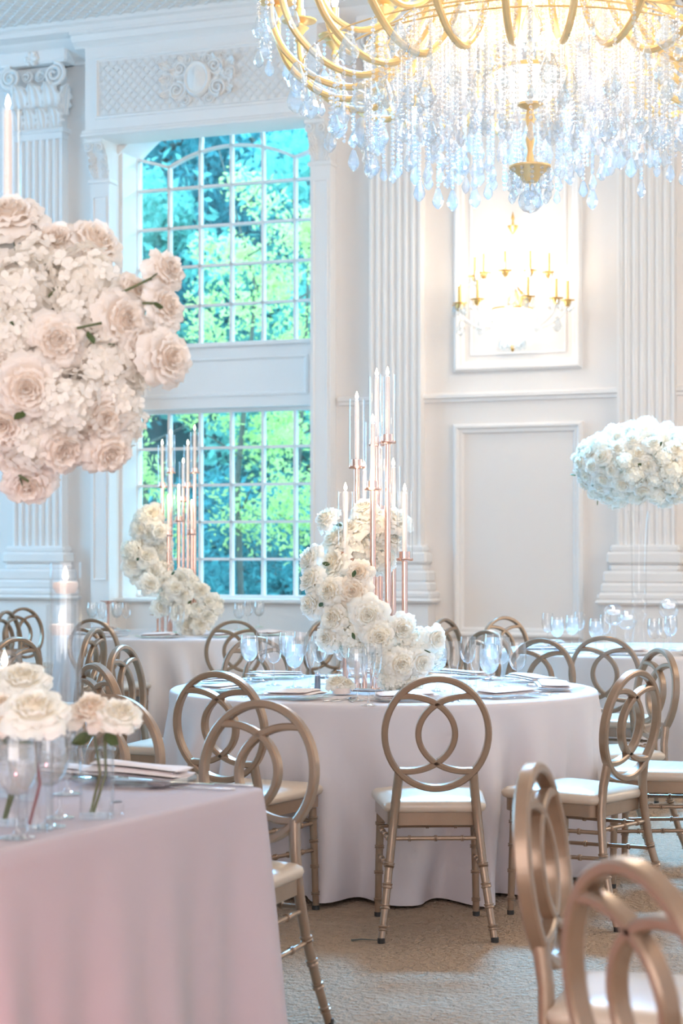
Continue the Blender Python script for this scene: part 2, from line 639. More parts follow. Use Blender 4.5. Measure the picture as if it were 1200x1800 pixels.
LEAF_BIG = acanthus(0.19, 0.30, 0.10, 0.10).mesh('leaf', M['orn'], True, 0)
LEAF_SML = acanthus(0.13, 0.20, 0.07, 0.08).mesh('leaf', M['orn'], True, 0)
VOL_L = spiral(0.095, 2.2, 0.022, 1).mesh('volute', M['orn'])
VOL_R = spiral(0.095, 2.2, 0.022, -1).mesh('volute', M['orn'])
VOL_S = spiral(0.05, 1.8, 0.013, 1).mesh('volute', M['orn'])
VOL_T = spiral(0.05, 1.8, 0.013, -1).mesh('volute', M['orn'])


def pilaster(idx, uc, w, flutes=7):
    root = struct('trim_%d' % idx, None, None)
    proj = 0.12
    h = w / 2
    z0, z1 = 1.42, 5.30
    # fluted shaft
    poly = [(-h, 0), (-h, -proj)]
    fw = w * 0.088
    gap = (w - flutes * fw) / (flutes + 1)
    x = -h + gap
    for k in range(flutes):
        for i in range(7):
            a = math.pi * i / 6
            poly.append((x + fw / 2 - fw / 2 * math.cos(a), -proj + fw * 0.55 * math.sin(a)))
        x += fw + gap
    poly += [(h, -proj), (h, 0)]
    part('shaft', MB().extrude(poly[::-1], z0, z1), M['trim'], root, loc=(uc, 0, 0), ang=25)
    nk = MB()
    nk.box(-h - 0.005, h + 0.005, -proj - 0.006, 0, z1 - 0.06, z1)
    part('neck', nk, M['trim'], root, loc=(uc, 0, 0))
    nr = run([(0, z1), (-proj - 0.03, z1), (-proj - 0.045, z1 + 0.02), (-proj - 0.03, z1 + 0.04), (0, z1 + 0.04)], uc - h - 0.03, uc + h + 0.03)
    part('necking', nr, M['trim'], root)
    # base: stacked mouldings on a pedestal
    steps = [(0.05, 1.36, 1.42), (0.075, 1.26, 1.36), (0.055, 1.20, 1.26), (0.10, 1.10, 1.20), (0.115, 1.02, 1.10), (0.14, 0.96, 1.02), (0.155, 0.92, 0.96)]
    for e, a, b in steps:
        part('base_moulding', MB().box(-h - e, h + e, -proj - e, 0, a, b, 0.018), M['trim'], root, loc=(uc, 0, 0), ang=25)
    part('pedestal', MB().box(-h - 0.10, h + 0.10, -proj - 0.10, 0, 0, 0.92), M['trim'], root, loc=(uc, 0, 0))
    # capital
    part('bell', MB().box(-h + 0.01, h - 0.01, -proj + 0.0, 0, z1 + 0.04, 5.92), M['orn'], root, loc=(uc, 0, 0))
    part('abacus', MB().box(-h - 0.10, h + 0.10, -proj - 0.10, 0, 5.93, 6.11, 0.02), M['trim'], root, loc=(uc, 0, 0), ang=25)
    for k in range(4):
        link('leaf', LEAF_SML, root, (uc - h * 0.75 + k * h * 0.5, -proj, z1 + 0.04), scale=(1.0, 1, 1.05))
    for k in range(3):
        link('leaf', LEAF_BIG, root, (uc - h * 0.62 + k * h * 0.62, -proj - 0.005, z1 + 0.13), scale=(0.95, 1.0, 1.15))
    for s in (-1, 1):
        link('volute', VOL_L if s > 0 else VOL_R, root, (uc + s * (h - 0.03), -proj - 0.08, 5.82), scale=1.05)
        link('volute', VOL_S if s < 0 else VOL_T, root, (uc + s * 0.075, -proj - 0.05, 5.82))
        link('leaf', LEAF_SML, root, (uc + s * (h + 0.01), -proj + 0.02, z1 + 0.16), (0, 0, s * 0.9), (0.9, 1, 1.5))
    ros = MB()
    ros.lathe([(0.0, 0.0), (0.03, 0.01), (0.055, 0.0), (0.06, -0.03)], 8)
    for k in range(6):
        a = k * math.pi / 3
        ros.lathe([(0.0, 0.02), (0.022, 0.008), (0.026, -0.01)], 8, (0.05 * math.cos(a), 0.05 * math.sin(a), 0.0))
    part('rosette', ros, M['orn'], root, loc=(uc, -proj - 0.11, 5.98), rot=(R(90), 0, 0))
    return root


pilaster(10, -3.015, 0.53)
pilaster(11, 0.54, 0.475)
pilaster(12, 2.74, 0.48)


# ---- entablature over the window, with lattice frieze and cartouche
ent = struct('trim_13', None, None)
EH = 1.14
e_mb = MB().box(WIN_U - EH, WIN_U + EH, -0.35, 0, 5.20, 6.06)
part('entablature_block', e_mb, M['trim'], ent, smooth=False)
cr = [(0, 5.98), (-0.36, 5.98), (-0.37, 6.0), (-0.42, 6.03), (-0.44, 6.08), (-0.47, 6.09), (-0.47, 6.13), (0, 6.13)]
part('cornice', run(cr, WIN_U - EH - 0.10, WIN_U + EH + 0.10), M['trim'], ent)
so = [(0, 5.16), (-0.36, 5.16), (-0.385, 5.17), (-0.385, 5.19), (-0.36, 5.20), (-0.36, 5.215), (-0.35, 5.23), (0, 5.23)]
part('architrave', run(so, WIN_U - EH - 0.03, WIN_U + EH + 0.03), M['trim'], ent)
part('frieze_frame', picture_frame(WIN_U - 1.03, WIN_U + 1.03, 5.32, 5.88, [(0, 0), (0, 0.018), (0.02, 0.022), (0.035, 0.006), (0.045, 0.004)], -0.35), M['trim'], ent)
lt = lattice(WIN_U - 0.985, WIN_U + 0.985, 5.365, 5.835, 0.062, 0.016, 0.008)
lt.v = [(x, -0.352 - z, y) for x, y, z in lt.v]
o = part('lattice', lt, M['lattice'], ent, smooth=False)
o['kind'] = 'stuff'
crt = struct('trim_14', None, None)
cc = (WIN_U + 0.0, -0.36, 5.60)
sh = MB().lathe([(0.0, 0.055), (0.06, 0.05), (0.09, 0.03), (0.10, 0.03), (0.115, 0.04), (0.13, 0.02), (0.135, 0)], 24, sy=1.25)
part('shield', sh, M['orn'], crt, loc=cc, rot=(R(90), 0, 0))
for s in (-1, 1):
    for (dx, dz, sc, fl) in [(0.17, 0.10, 1.0, 1), (0.20, -0.09, 1.1, -1), (0.30, 0.03, 0.8, 1), (0.10, 0.17, 0.7, -1), (0.11, -0.18, 0.7, 1)]:
        link('scroll', VOL_L if fl * s > 0 else VOL_R, crt, (cc[0] + s * dx, cc[1], cc[2] + dz), scale=(0.75 * sc,) * 3)
    for (dx, dz, ang, sc) in [(0.13, 0.04, 70, 0.75), (0.22, 0.02, 95, 0.8), (0.12, -0.10, 115, 0.7), (0.10, 0.12, 45, 0.6), (0.26, -0.08, 120, 0.6), (0.27, 0.10, 60, 0.6)]:
        link('leaf', LEAF_SML, crt, (cc[0] + s * dx, cc[1] + 0.005, cc[2] + dz), (0, R(ang) * s, 0), (sc, 0.5, sc))


# ---- slim pilasters beside the window
def side_pilaster(idx, uc):
    root = struct('trim_%d' % idx, None, None)
    w = 0.095
    part('shaft', MB().box(-w, w, -0.15, 0, 0, 4.78), M['trim'], root, loc=(uc, 0, 0))
    part('panel', picture_frame(-w + 0.025, w - 0.025, 1.1, 4.66, [(0, 0), (0, 0.008), (0.01, 0.008), (0.016, 0.0)], -0.15), M['trim'], root, loc=(uc, 0, 0))
    part('necking', MB().box(-w - 0.02, w + 0.02, -0.175, 0, 4.78, 4.815, 0.008), M['trim'], root, loc=(uc, 0, 0))
    cap = [(0, 4.815), (-0.15, 4.815), (-0.16, 4.9), (-0.19, 5.02), (-0.25, 5.11), (-0.30, 5.13), (-0.30, 5.16), (0, 5.16)]
    part('console', run(cap, uc - w, uc + w), M['orn'], root)
    for (dz, sc, dy) in [(4.83, 0.85, -0.155), (4.90, 0.75, -0.17), (4.96, 0.8, -0.19)]:
        for s in (-1, 1):
            link('leaf', LEAF_SML, root, (uc + s * 0.04, dy, dz), (0, s * 0.35, 0), (0.55 * sc, 0.6, 0.75 * sc))
    for s in (-1, 1):
        link('volute', VOL_S if s < 0 else VOL_T, root, (uc + s * 0.055, -0.27, 5.09), scale=0.8)


side_pilaster(15, WIN_U - 1.095)
side_pilaster(16, WIN_U + 1.095)

# ---- spandrel between the two windows, sill
sp = struct('trim_17', MB().box(WIN_U - WIN_H, WIN_U + WIN_H, 0.22, 0.45, 2.70, 3.30), M['trim'])
part('spandrel_panel', picture_frame(WIN_U - 0.83, WIN_U + 0.83, 2.80, 3.16, [(0, 0), (0, 0.016), (0.015, 0.02), (0.03, 0.004), (0.035, 0)], 0.22), M['trim'], sp)
part('ledge', MB().box(WIN_U - WIN_H, WIN_U + WIN_H, 0.17, 0.45, 3.26, 3.30, 0.008), M['trim'], sp)
struct('trim_18', MB().box(WIN_U - WIN_H, WIN_U + WIN_H, -0.06, 0.45, 0.90, 0.935, 0.01), M['trim'])


# ---- windows
GY = 0.40


def pane(root, poly):
    part('pane', MB().prism(poly, GY - 0.003, GY + 0.003), M['pane'], root, smooth=False)


def bar(root, pts, w=0.026, dep=0.03, name='muntin'):
    """flat bar along points (u,z)"""
    mb = MB()
    p3 = [(x, GY, z) for x, z in pts]
    mb.sweep(p3, [(-dep, -w / 2), (dep, -w / 2), (dep, w / 2), (-dep, w / 2)], [1.0] * len(p3), up=(0, 1, 0))
    part(name, mb, M['trim'], root, smooth=False)


# lower window: 6 x 5 panes
w2 = struct('window_2', None, None)
zb, zt, hw = 0.95, 2.685, 0.96
pw, ph = 2 * hw / 6, (zt - zb) / 5
for i in range(6):
    for j in range(5):
        u = WIN_U - hw + i * pw
        z = zb + j * ph
        pane(w2, [(u, z), (u + pw, z), (u + pw, z + ph), (u, z + ph)])
for i in range(1, 6):
    bar(w2, [(WIN_U - hw + i * pw, zb), (WIN_U - hw + i * pw, zt)])
for j in range(1, 5):
    bar(w2, [(WIN_U - hw, zb + j * ph), (WIN_U + hw, zb + j * ph)])
for a, b in [((-1.0, zb - 0.01), (1.0, zb - 0.01)), ((-1.0, zt + 0.005), (1.0, zt + 0.005)), ((-0.98, zb), (-0.98, zt)), ((0.98, zb), (0.98, zt))]:
    bar(w2, [(WIN_U + a[0], a[1]), (WIN_U + b[0], b[1])], 0.045, 0.05, 'window_frame')

# upper window: arched
w1 = struct('window_1', None, None)
zb, ph = 3.305, 0.372
z4 = zb + 4 * ph                      # 4.793
RI, ZI = 1.36, 5.16 - 1.36            # inner arch
RO, ZO = 1.331, 5.53 - 1.331          # outer arch


def zin(x):
    return ZI + math.sqrt(RI * RI - x * x)


def zout(x):
    return ZO + math.sqrt(max(0, RO * RO - x * x))


for i in range(6):
    u = -hw + i * pw
    for j in range(4):
        z = zb + j * ph
        pane(w1, [(WIN_U + u, z), (WIN_U + u + pw, z), (WIN_U + u + pw, z + ph), (WIN_U + u, z + ph)])
    n = 6
    xs = [u + pw * k / n for k in range(n + 1)]
    if 1 <= i <= 4:
        pane(w1, [(WIN_U + u, z4), (WIN_U + u + pw, z4)] + [(WIN_U + x, zin(x)) for x in reversed(xs)])
        pane(w1, [(WIN_U + x, zin(x)) for x in xs] + [(WIN_U + x, zout(x)) for x in reversed(xs)])
    else:
        pane(w1, [(WIN_U + u, z4), (WIN_U + u + pw, z4)] + [(WIN_U + x, zout(x)) for x in reversed(xs)])
for i in range(1, 6):
    u = -hw + i * pw
    bar(w1, [(WIN_U + u, zb), (WIN_U + u, zin(u))])
for j in range(1, 5):
    bar(w1, [(WIN_U - hw, zb + j * ph), (WIN_U + hw, zb + j * ph)])
bar(w1, [(WIN_U + x, zin(x)) for x in [-0.64 + 1.28 * k / 24 for k in range(25)]])
bar(w1, [(WIN_U - 0.64, zin(0.64)), (WIN_U - 0.97, zin(0.64) + 0.10)])
bar(w1, [(WIN_U + 0.64, zin(0.64)), (WIN_U + 0.97, zin(0.64) + 0.10)])
for u in (-0.32, 0.0, 0.32):
    du = u * 0.10
    bar(w1, [(WIN_U + u, zin(u)), (WIN_U + u * 0.97, zin(u) + 0.12), (WIN_U + u * 1.0, zin(u) + 0.24), (WIN_U + u * 1.08, zout(u) + 0.01)])
for a, b in [((-1.0, zb - 0.005), (1.0, zb - 0.005)), ((-0.98, zb), (-0.98, 5.12)), ((0.98, zb), (0.98, 5.12))]:
    bar(w1, [(WIN_U + a[0], a[1]), (WIN_U + b[0], b[1])], 0.045, 0.05, 'window_frame')
for s in (-1, 1):                       # arched corner fillers forming the curved head of the recess
    xs = [0.0 + 1.0 * k / 16 for k in range(17)]
    poly = [(WIN_U + s * x, zout(min(x, 0.96)) - (0.045 if x > 0.96 else 0.02)) for x in xs]
    poly += [(WIN_U + s * 1.0, 5.62), (WIN_U, 5.62)]
    if s < 0:
        poly = poly[::-1]
    part('window_head', MB().prism(poly, 0.02, 0.45), M['trim'], w1, ang=20)

# slim blue-lit jamb lining
for s, k in ((-1, 19), (1, 20)):
    jb = MB().box(WIN_U + s * 0.985 - 0.018, WIN_U + s * 0.985 + 0.018, 0.06, 0.40, 0.935, 5.3, 0.004)
    struct('trim_%d' % k, jb, M['trim'])


# ------------------------------------------------------------------ the garden beyond the windows
random.seed(7)
struct('ground', MB().grid(lambda a, t: (-26 + 44 * a, 0.46 + 26 * t, -0.35 + (30.0 * max(0, t - 0.42) ** 1.25 if t > 0.42 else 0)), 16, 16), M['lawn'])


def tree(name, label, loc, h, crown_r, crown_h, crown_z, nl, size, lm, trunk_r, seed, clumps=14, group='garden trees'):
    rnd = random.Random(seed)
    root = thing(name, label, 'tree', loc, 0, group)
    pts = [(0, 0, 0), (0.05 * h * rnd.uniform(-.5, .5), 0, h * 0.35), (0.08 * h * rnd.uniform(-.5, .5), 0.03 * h, h * 0.7), (0.1 * h * rnd.uniform(-.5, .5), 0, h * 0.95)]
    tr = MB().tube(pts, [trunk_r, trunk_r * 0.8, trunk_r * 0.5, trunk_r * 0.15], 7)
    part('trunk', tr, M['bark'], root)
    for k in range(7):
        z = h * (0.3 + 0.09 * k)
        a = rnd.uniform(0, 6.28)
        L = crown_r * rnd.uniform(0.6, 1.0)
        b = MB().tube([(0, 0, z), (L * .5 * math.cos(a), L * .5 * math.sin(a), z + L * .3), (L * math.cos(a), L * math.sin(a), z + L * .5)], [trunk_r * .35, trunk_r * .2, trunk_r * .06], 5)
        part('branch', b, M['bark'], root)
    vs, fs = [], []
    cl = []
    for k in range(clumps):
        while True:
            p = Vector((rnd.uniform(-1, 1), rnd.uniform(-1, 1), rnd.uniform(-1, 1)))
            if p.length < 1:
                break
        cl.append((Vector((p.x * crown_r, p.y * crown_r, crown_z + p.z * crown_h)), rnd.uniform(0.25, 0.5) * crown_r))
    for k in range(nl):
        c, cr_ = cl[rnd.randrange(clumps)]
        d = Vector((rnd.gauss(0, 1), rnd.gauss(0, 1), rnd.gauss(0, 0.8))).normalized()
        p = c + d * cr_ * rnd.random() ** 0.5
        q = Quaternion((rnd.gauss(0, 1), rnd.gauss(0, 1), rnd.gauss(0, 1), rnd.gauss(0, 1))).normalized()
        s = size * rnd.uniform(0.6, 1.3)
        o = len(vs)
        for x, y, z in ((0, -s, 0), (s * .45, 0, s * .12), (0, s, 0), (-s * .45, 0, s * .12)):
            vs.append(p + q @ Vector((x, y, z)))
        fs.append((o, o + 1, o + 2, o + 3))
    mb = MB().add(vs, fs)
    fo = part('foliage', mb, lm, root, smooth=False)
    return root


# dense woods behind
k = 0
for (x, y, h, r, lm, lab) in [
        (-9.0, 36, 13, 3.4, 'leaf_d', 'deep teal woodland tree at the far end of the row behind'),
        (-6.0, 34, 12, 3.2, 'leaf_d', 'deep teal woodland tree beyond the window side'),
        (-3.6, 37, 14, 3.4, 'leaf_d', 'tall deep teal woodland tree behind the middle panes'),
        (-1.0, 34, 12, 3.2, 'leaf_d', 'deep teal woodland tree behind the last column of panes'),
        (2.0, 36, 13, 3.4, 'leaf_d', 'deep teal woodland tree hidden mostly by the wall'),
        (-4.6, 31, 9, 2.3, 'leaf_m', 'mid green broad tree among the deep teal woods'),
        (-0.2, 29.5, 9, 2.2, 'leaf_m', 'mid green tree close to the wall edge of the woods')]:
    k += 1
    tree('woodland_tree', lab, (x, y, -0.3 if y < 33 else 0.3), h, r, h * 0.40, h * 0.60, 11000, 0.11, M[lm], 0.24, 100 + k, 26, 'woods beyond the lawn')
# young bright trees near the window
for (x, y, h, r, n, lab) in [(-1.35, 25.0, 7.6, 0.95, 1700, 'slender young tree with bright lime leaves outside the window'),
                             (-2.55, 24.0, 5.2, 0.70, 1000, 'short young tree with pale lime leaves beside the taller one'),
                             (-0.55, 23.5, 6.6, 0.8, 1300, 'young lime leaved tree near the window jamb')]:
    k += 1
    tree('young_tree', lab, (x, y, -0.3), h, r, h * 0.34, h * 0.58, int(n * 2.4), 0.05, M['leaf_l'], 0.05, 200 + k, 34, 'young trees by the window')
# shrubs low in front of the lower window
for (x, y, h, lm, lab) in [(-2.5, 24.5, 2.0, 'leaf_d', 'round dark shrub below the short young tree'), (-1.2, 27.0, 2.6, 'leaf_d', 'wide dark shrub behind the slender young tree'), (-2.0, 29.0, 3.0, 'leaf_d', 'deep green shrub at the wood edge'), (-0.6, 26.0, 2.0, 'leaf_d', 'dark shrub near the window jamb')]:
    k += 1
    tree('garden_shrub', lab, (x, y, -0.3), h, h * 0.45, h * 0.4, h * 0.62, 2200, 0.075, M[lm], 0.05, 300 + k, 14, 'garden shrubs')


# ------------------------------------------------------------------ chairs with interlaced ring backs
def rsec(w, d, b):
    return [(-d + b, -w), (d - b, -w), (d, -w + b), (d, w - b), (d - b, w), (-d + b, w), (-d, w - b), (-d, -w + b)]


def make_chair(label):
    t = thing('ring_back_chair', label, 'chair', group='champagne ring-back chairs')
    lean = R(7.0)
    piv = 0.51

    def tip(mb):
        return mb.xf(Matrix.Translation((0, -0.205, piv)) @ Matrix.Rotation(lean, 4, 'X') @ Matrix.Translation((0, 0, -piv)))
    zc = 0.715
    ring = MB()
    pts = [(0.181 * math.cos(a), 0, zc + 0.194 * math.sin(a)) for a in [2 * math.pi * i / 56 for i in range(56)]]
    ring.sweep(pts, rsec(0.0115, 0.0165, 0.005), [1.0] * 56, closed=True, up=(0, 1, 0))
    part('back_ring', tip(ring), M['chair'], t, ang=40)
    for s in (-1, 1):
        ar = MB()
        pp = []
        for i in range(41):
            a = R(90) + R(180) * i / 40
            x = s * (0.103 + 0.167 * math.cos(a))
            z = zc + 0.133 * math.sin(a)
            pp.append((x, 0, z))
        # run on to the outer ring
        pp = [(s * 0.128, 0, zc + 0.132)] + pp + [(s * 0.128, 0, zc - 0.132)]
        ar.sweep(pp, rsec(0.0105, 0.0155, 0.0045), [1.0] * len(pp), up=(0, 1, 0))
        part('back_loop', tip(ar), M['chair'], t, ang=40)

    def ringed(pts, zs_r, nodes):
        """turned leg: tube with raised double rings at the given fractions"""
        P0 = [Vector(p) for p in pts]
        mb = MB()
        seg = []
        tot = sum((P0[i + 1] - P0[i]).length for i in range(len(P0) - 1))

        def at(f):
            L = f * tot
            for i in range(len(P0) - 1):
                d = (P0[i + 1] - P0[i]).length
                if L <= d or i == len(P0) - 2:
                    return P0[i].lerp(P0[i + 1], L / d)
                L -= d
        fr = [(i / 14, 0) for i in range(15)]
        for nd in nodes:
            for df, e in ((-0.017, 0), (-0.0125, .0042), (-0.006, .0042), (-0.002, .0012), (0.002, .0012), (0.006, .0042), (0.0125, .0042), (0.017, 0)):
                fr.append((nd + df, e))
        fr.sort()
        pts2 = [at(f) for f, e in fr]
        rr = [zs_r[0] + (zs_r[1] - zs_r[0]) * f + e for f, e in fr]
        return mb.tube(pts2, rr, 9)

    for s in (-1, 1):
        rear = [(s * 0.128, -0.212, 0.585), (s * 0.137, -0.198, 0.50), (s * 0.148, -0.196, 0.40), (s * 0.163, -0.214, 0.26), (s * 0.180, -0.252, 0.12), (s * 0.195, -0.292, 0.006)]
        lg = part('leg', ringed(rear, (0.0175, 0.0125), [0.56, 0.68, 0.80, 0.925]), M['chair'], t, ang=50)
        part('foot_cap', MB().lathe([(0.0, 0), (0.013, 0), (0.0135, 0.016), (0.011, 0.018)], 10, (s * 0.196, -0.293, 0)), M['rubber'], lg)
        fx = s * 0.178
        front = [(s * 0.172, 0.165, 0.40), (fx, 0.170, 0.2), (s * 0.182, 0.174, 0.006)]
        lg = part('leg', ringed(front, (0.0155, 0.0125), [0.14, 0.36, 0.60, 0.86]), M['chair'], t, ang=50)
        part('foot_cap', MB().lathe([(0.0, 0), (0.013, 0), (0.0135, 0.016), (0.011, 0.018)], 10, (s * 0.182, 0.174, 0)), M['rubber'], lg)
        part('stretcher', ringed([(s * 0.154, -0.202, 0.335), (s * 0.174, 0.167, 0.325)], (0.0075, 0.0075), [0.25, 0.5, 0.75]), M['chair'], t, ang=50)
        part('stretcher', ringed([(s * 0.164, -0.216, 0.245), (s * 0.176, 0.169, 0.225)], (0.0075, 0.0075), [0.25, 0.5, 0.75]), M['chair'], t, ang=50)
    part('stretcher', ringed([(-0.153, -0.201, 0.345), (0.153, -0.201, 0.345)], (0.0075, 0.0075), [0.2, 0.5, 0.8]), M['chair'], t, ang=50)
    part('stretcher', ringed([(-0.174, 0.166, 0.335), (0.174, 0.166, 0.335)], (0.0075, 0.0075), [0.2, 0.5, 0.8]), M['chair'], t, ang=50)

    # seat outline, wider in front
    def outline(e):
        pl = []
        for cx, cy, a0 in ((0.165 + e, 0.175 + e, 0), (-0.165 - e, 0.175 + e, 90), (-0.140 - e, -0.155 - e, 180), (0.140 + e, -0.155 - e, 270)):
            rr = 0.035
            for i in range(6):
                a = R(a0 + 18 * i)
                pl.append((cx + rr * math.cos(a), cy + rr * math.sin(a)))
        return pl

    def loft(levels, bulge=0.0):
        mb = MB()
        n = 24
        vs = []
        for e, z in levels:
            for p in outline(e):
                vs.append((p[0], p[1], z))
        fs = [tuple(range(n - 1, -1, -1))]
        for k in range(len(levels) - 1):
            for i in range(n):
                j = (i + 1) % n
                fs.append((k * n + i, k * n + j, (k + 1) * n + j, (k + 1) * n + i))
        m = (len(levels) - 1) * n
        vs.append((0, 0.01, levels[-1][1] + bulge))
        for i in range(n):
            fs.append((m + i, m + (i + 1) % n, len(vs) - 1))
        return mb.add(vs, fs)
    part('seat_frame', loft([(-0.012, 0.385), (-0.008, 0.388), (-0.008, 0.432)]), M['chair'], t)
    cu = part('cushion', loft([(-0.006, 0.432), (0.002, 0.438), (0.006, 0.450), (0.004, 0.462), (-0.008, 0.472), (-0.04, 0.479), (-0.10, 0.484)], 0.004), M['cushion'], t, ang=60)
    return t


CHAIRS = [
    # ring x, ring distance, turn (degrees left of straight away), label
    (0.33, 6.33, 2, 'gold ring-back chair seen straight from behind at the candelabra table'),
    (-0.435, 6.57, -26, 'gold ring-back chair tucked at the near left of the candelabra table'),
    (1.05, 6.64, 50, 'gold ring-back chair turned sideways at the near right of the candelabra table'),
    (1.52, 7.36, 74, 'gold chair of which mostly the pale seat shows at the picture edge'),
    (1.40, 8.14, 108, 'gold chair whose narrow ring back peeks over the sideways chair'),
    (0.99, 9.1, 147, 'gold chair facing us across the table behind the napkins'),
    (0.17, 9.3, 180, 'gold chair at the back of the table behind the white roses'),
    (-0.43, 9.3, -156, 'gold chair facing us behind the cluster of glasses'),
    (-0.99, 8.42, -108, 'gold chair in slim profile at the left side of the candelabra table'),
    (-0.93, 7.05, -55, 'dark gold chair behind the cream rose in the bud vase'),
    (-0.24, 5.2, 153, 'gold chair at the corner of the long table with shade-darkened blush cloth'),
    (-0.70, 5.42, 156, 'gold chair half hidden by the bud vase roses'),
    (-0.70, 11.8, 16, 'gold chair from behind at the table below the window'),
    (-0.11, 12.1, 43, 'gold chair beside the white roses at the window table'),
    (-1.63, 12.0, -22, 'gold chair behind the tall floating candle at the window table'),
    (-2.50, 13.7, -108, 'shiny gold chair at the outermost place of the window table'),
    (-2.52, 14.5, -130, 'distant chair back below the pilaster base'),
    (-1.43, 10.4, 76, 'gold chair seen edge-on beside the floating candle'),
    (-1.68, 9.3, 52, 'gold chair mostly hidden by flowers at the picture edge'),
    (1.37, 9.46, -22, 'gold chair from behind at the table with the tall round bouquet'),
    (0.83, 10.14, -48, 'gold chair just behind the goblets of the candelabra table'),
    (1.12, 12.4, -150, 'gold chair facing us below the wall panel'),
    (0.70, 12.0, -125, 'gold chair in front of the pilaster plinth'),
    (0.41, 3.64, -108, 'blurred gold chair seen edge-on close to the camera'),
    (0.42, 2.51, -66, 'blurred gold chair cut off by the lower corner of the picture'),
]
chair0 = make_chair(CHAIRS[0][3])
for i, (x, d, rot, lab) in enumerate(CHAIRS):
    a = R(rot)
    fx, fy = -math.sin(a), math.cos(a)
    loc = (x + 0.225 * fx, d + 0.225 * fy, 0)
    if i == 0:
        first = (loc, a)
        chair0_loc = loc
        continue
    dup(chair0, loc, a, lab, 'champagne ring-back chairs')
chair0.location = first[0]
chair0.rotation_euler = (0, 0, first[1])


# ------------------------------------------------------------------ tables and cloths
TH = 0.762


def round_table(cx, cy, r, seed, name_t, name_c, folds=22, m='cloth'):
    rnd = random.Random(seed)
    t = thing('round_table', name_t, 'table', (cx, cy, 0), 0, 'round banquet tables')
    part('tabletop', MB().lathe([(0, TH - 0.03), (r - 0.02, TH - 0.03), (r - 0.012, TH - 0.02), (r - 0.02, TH - 0.006), (0, TH - 0.006)], 48), M['bark'], t)
    for k in range(4):
        a = R(45 + 90 * k)
        part('leg', MB().tube([(0.5 * math.cos(a), 0.5 * math.sin(a), 0), (0.42 * math.cos(a), 0.42 * math.sin(a), TH - 0.03)], 0.016, 8), M['pewter'], t)
    n = 288
    comps = []
    for k in range(7):
        comps.append((rnd.choice([folds - 7, folds - 4, folds - 1, folds, folds + 3, folds + 6]), rnd.uniform(0, 6.28), rnd.uniform(0.4, 1.0)))
    tot = sum(c[2] for c in comps)
    wob = [(rnd.randint(2, 6), rnd.uniform(0, 6.28)) for k in range(3)]

    def fold(a):
        v = sum(w * math.sin(f * a + ph) for f, ph, w in comps) / tot
        return v
    levels = [(0.0, 0), (0.3, 0), (0.6, 0), (0.85, 0), (0.97, 0), (0.992, 0.001), (1.0, 0.006), (1.004, 0.016), (1.005, 0.03)]
    vs, fs = [], []
    rows = []
    for fr, dz in levels:
        rows.append([(fr * r, 0.0, TH - dz)] * n)
    H = TH - 0.03
    nz = 26
    mats = []
    for k in range(1, nz + 1):
        t_ = k / nz
        row = []
        for i in range(n):
            a = 2 * math.pi * i / n
            amp = 0.20 * t_ ** 1.0
            lowf = 0.012 * t_ * sum(math.sin(f * a + ph) for f, ph in wob)
            fv = fold(a + 0.03 * math.sin(5 * t_ + 3 * a))
            fv = math.copysign(abs(fv) ** 0.8, fv)
            rad = r * 1.005 + 0.030 * t_ + amp * fv + lowf
            hem = 0.012 + 0.022 * (0.5 + 0.5 * math.sin(3 * a + wob[0][1])) * (t_ > 0.99)
            z = TH - 0.03 - (H - hem) * t_
            row.append((rad, 0.0, z))
        rows.append(row)
    for row in rows:
        for i in range(n):
            a = 2 * math.pi * i / n
            rad, _, z = row[i]
            vs.append((rad * math.cos(a), rad * math.sin(a), z))
    for k in range(len(rows) - 1):
        for i in range(n):
            j = (i + 1) % n
            if k == 0:
                fs.append((i, n + i, n + j)) if False else fs.append((k * n, (k + 1) * n + i, (k + 1) * n + j))
            else:
                fs.append((k * n + i, (k + 1) * n + i, (k + 1) * n + j, k * n + j))
    me = MB().add(vs, fs).mesh('tablecloth', M[m], True, 0)
    c = link('tablecloth', me, None, (cx, cy, 0.0))
    tag(c, name_c, 'tablecloth', 'floor-length round tablecloths')
    return t


TC = (0.18, 7.85)       # candelabra table
TW = (-1.15, 13.25)     # window table
TR = (1.86, 11.05)      # bouquet table
round_table(*TC, 0.915, 3, 'round table carrying the tall candelabra under its cloth', 'pale blush floor-length cloth on the round candelabra table')
round_table(*TW, 0.90, 5, 'round table under its cloth below the tall window', 'pale floor-length cloth on the round table below the window', m='cloth_far')
round_table(*TR, 0.88, 8, 'round table under its cloth carrying the glass vase bouquet', 'pale floor-length cloth on the table with the tall bouquet', m='cloth_far')

# long table with its corner towards the middle of the picture
LC = Vector((-0.182, 4.48, 0))
E1 = Vector((-0.4515, -0.8923, 0))
E2 = Vector((-0.8923, 0.4515, 0))
LL, LW = 2.9, 1.55


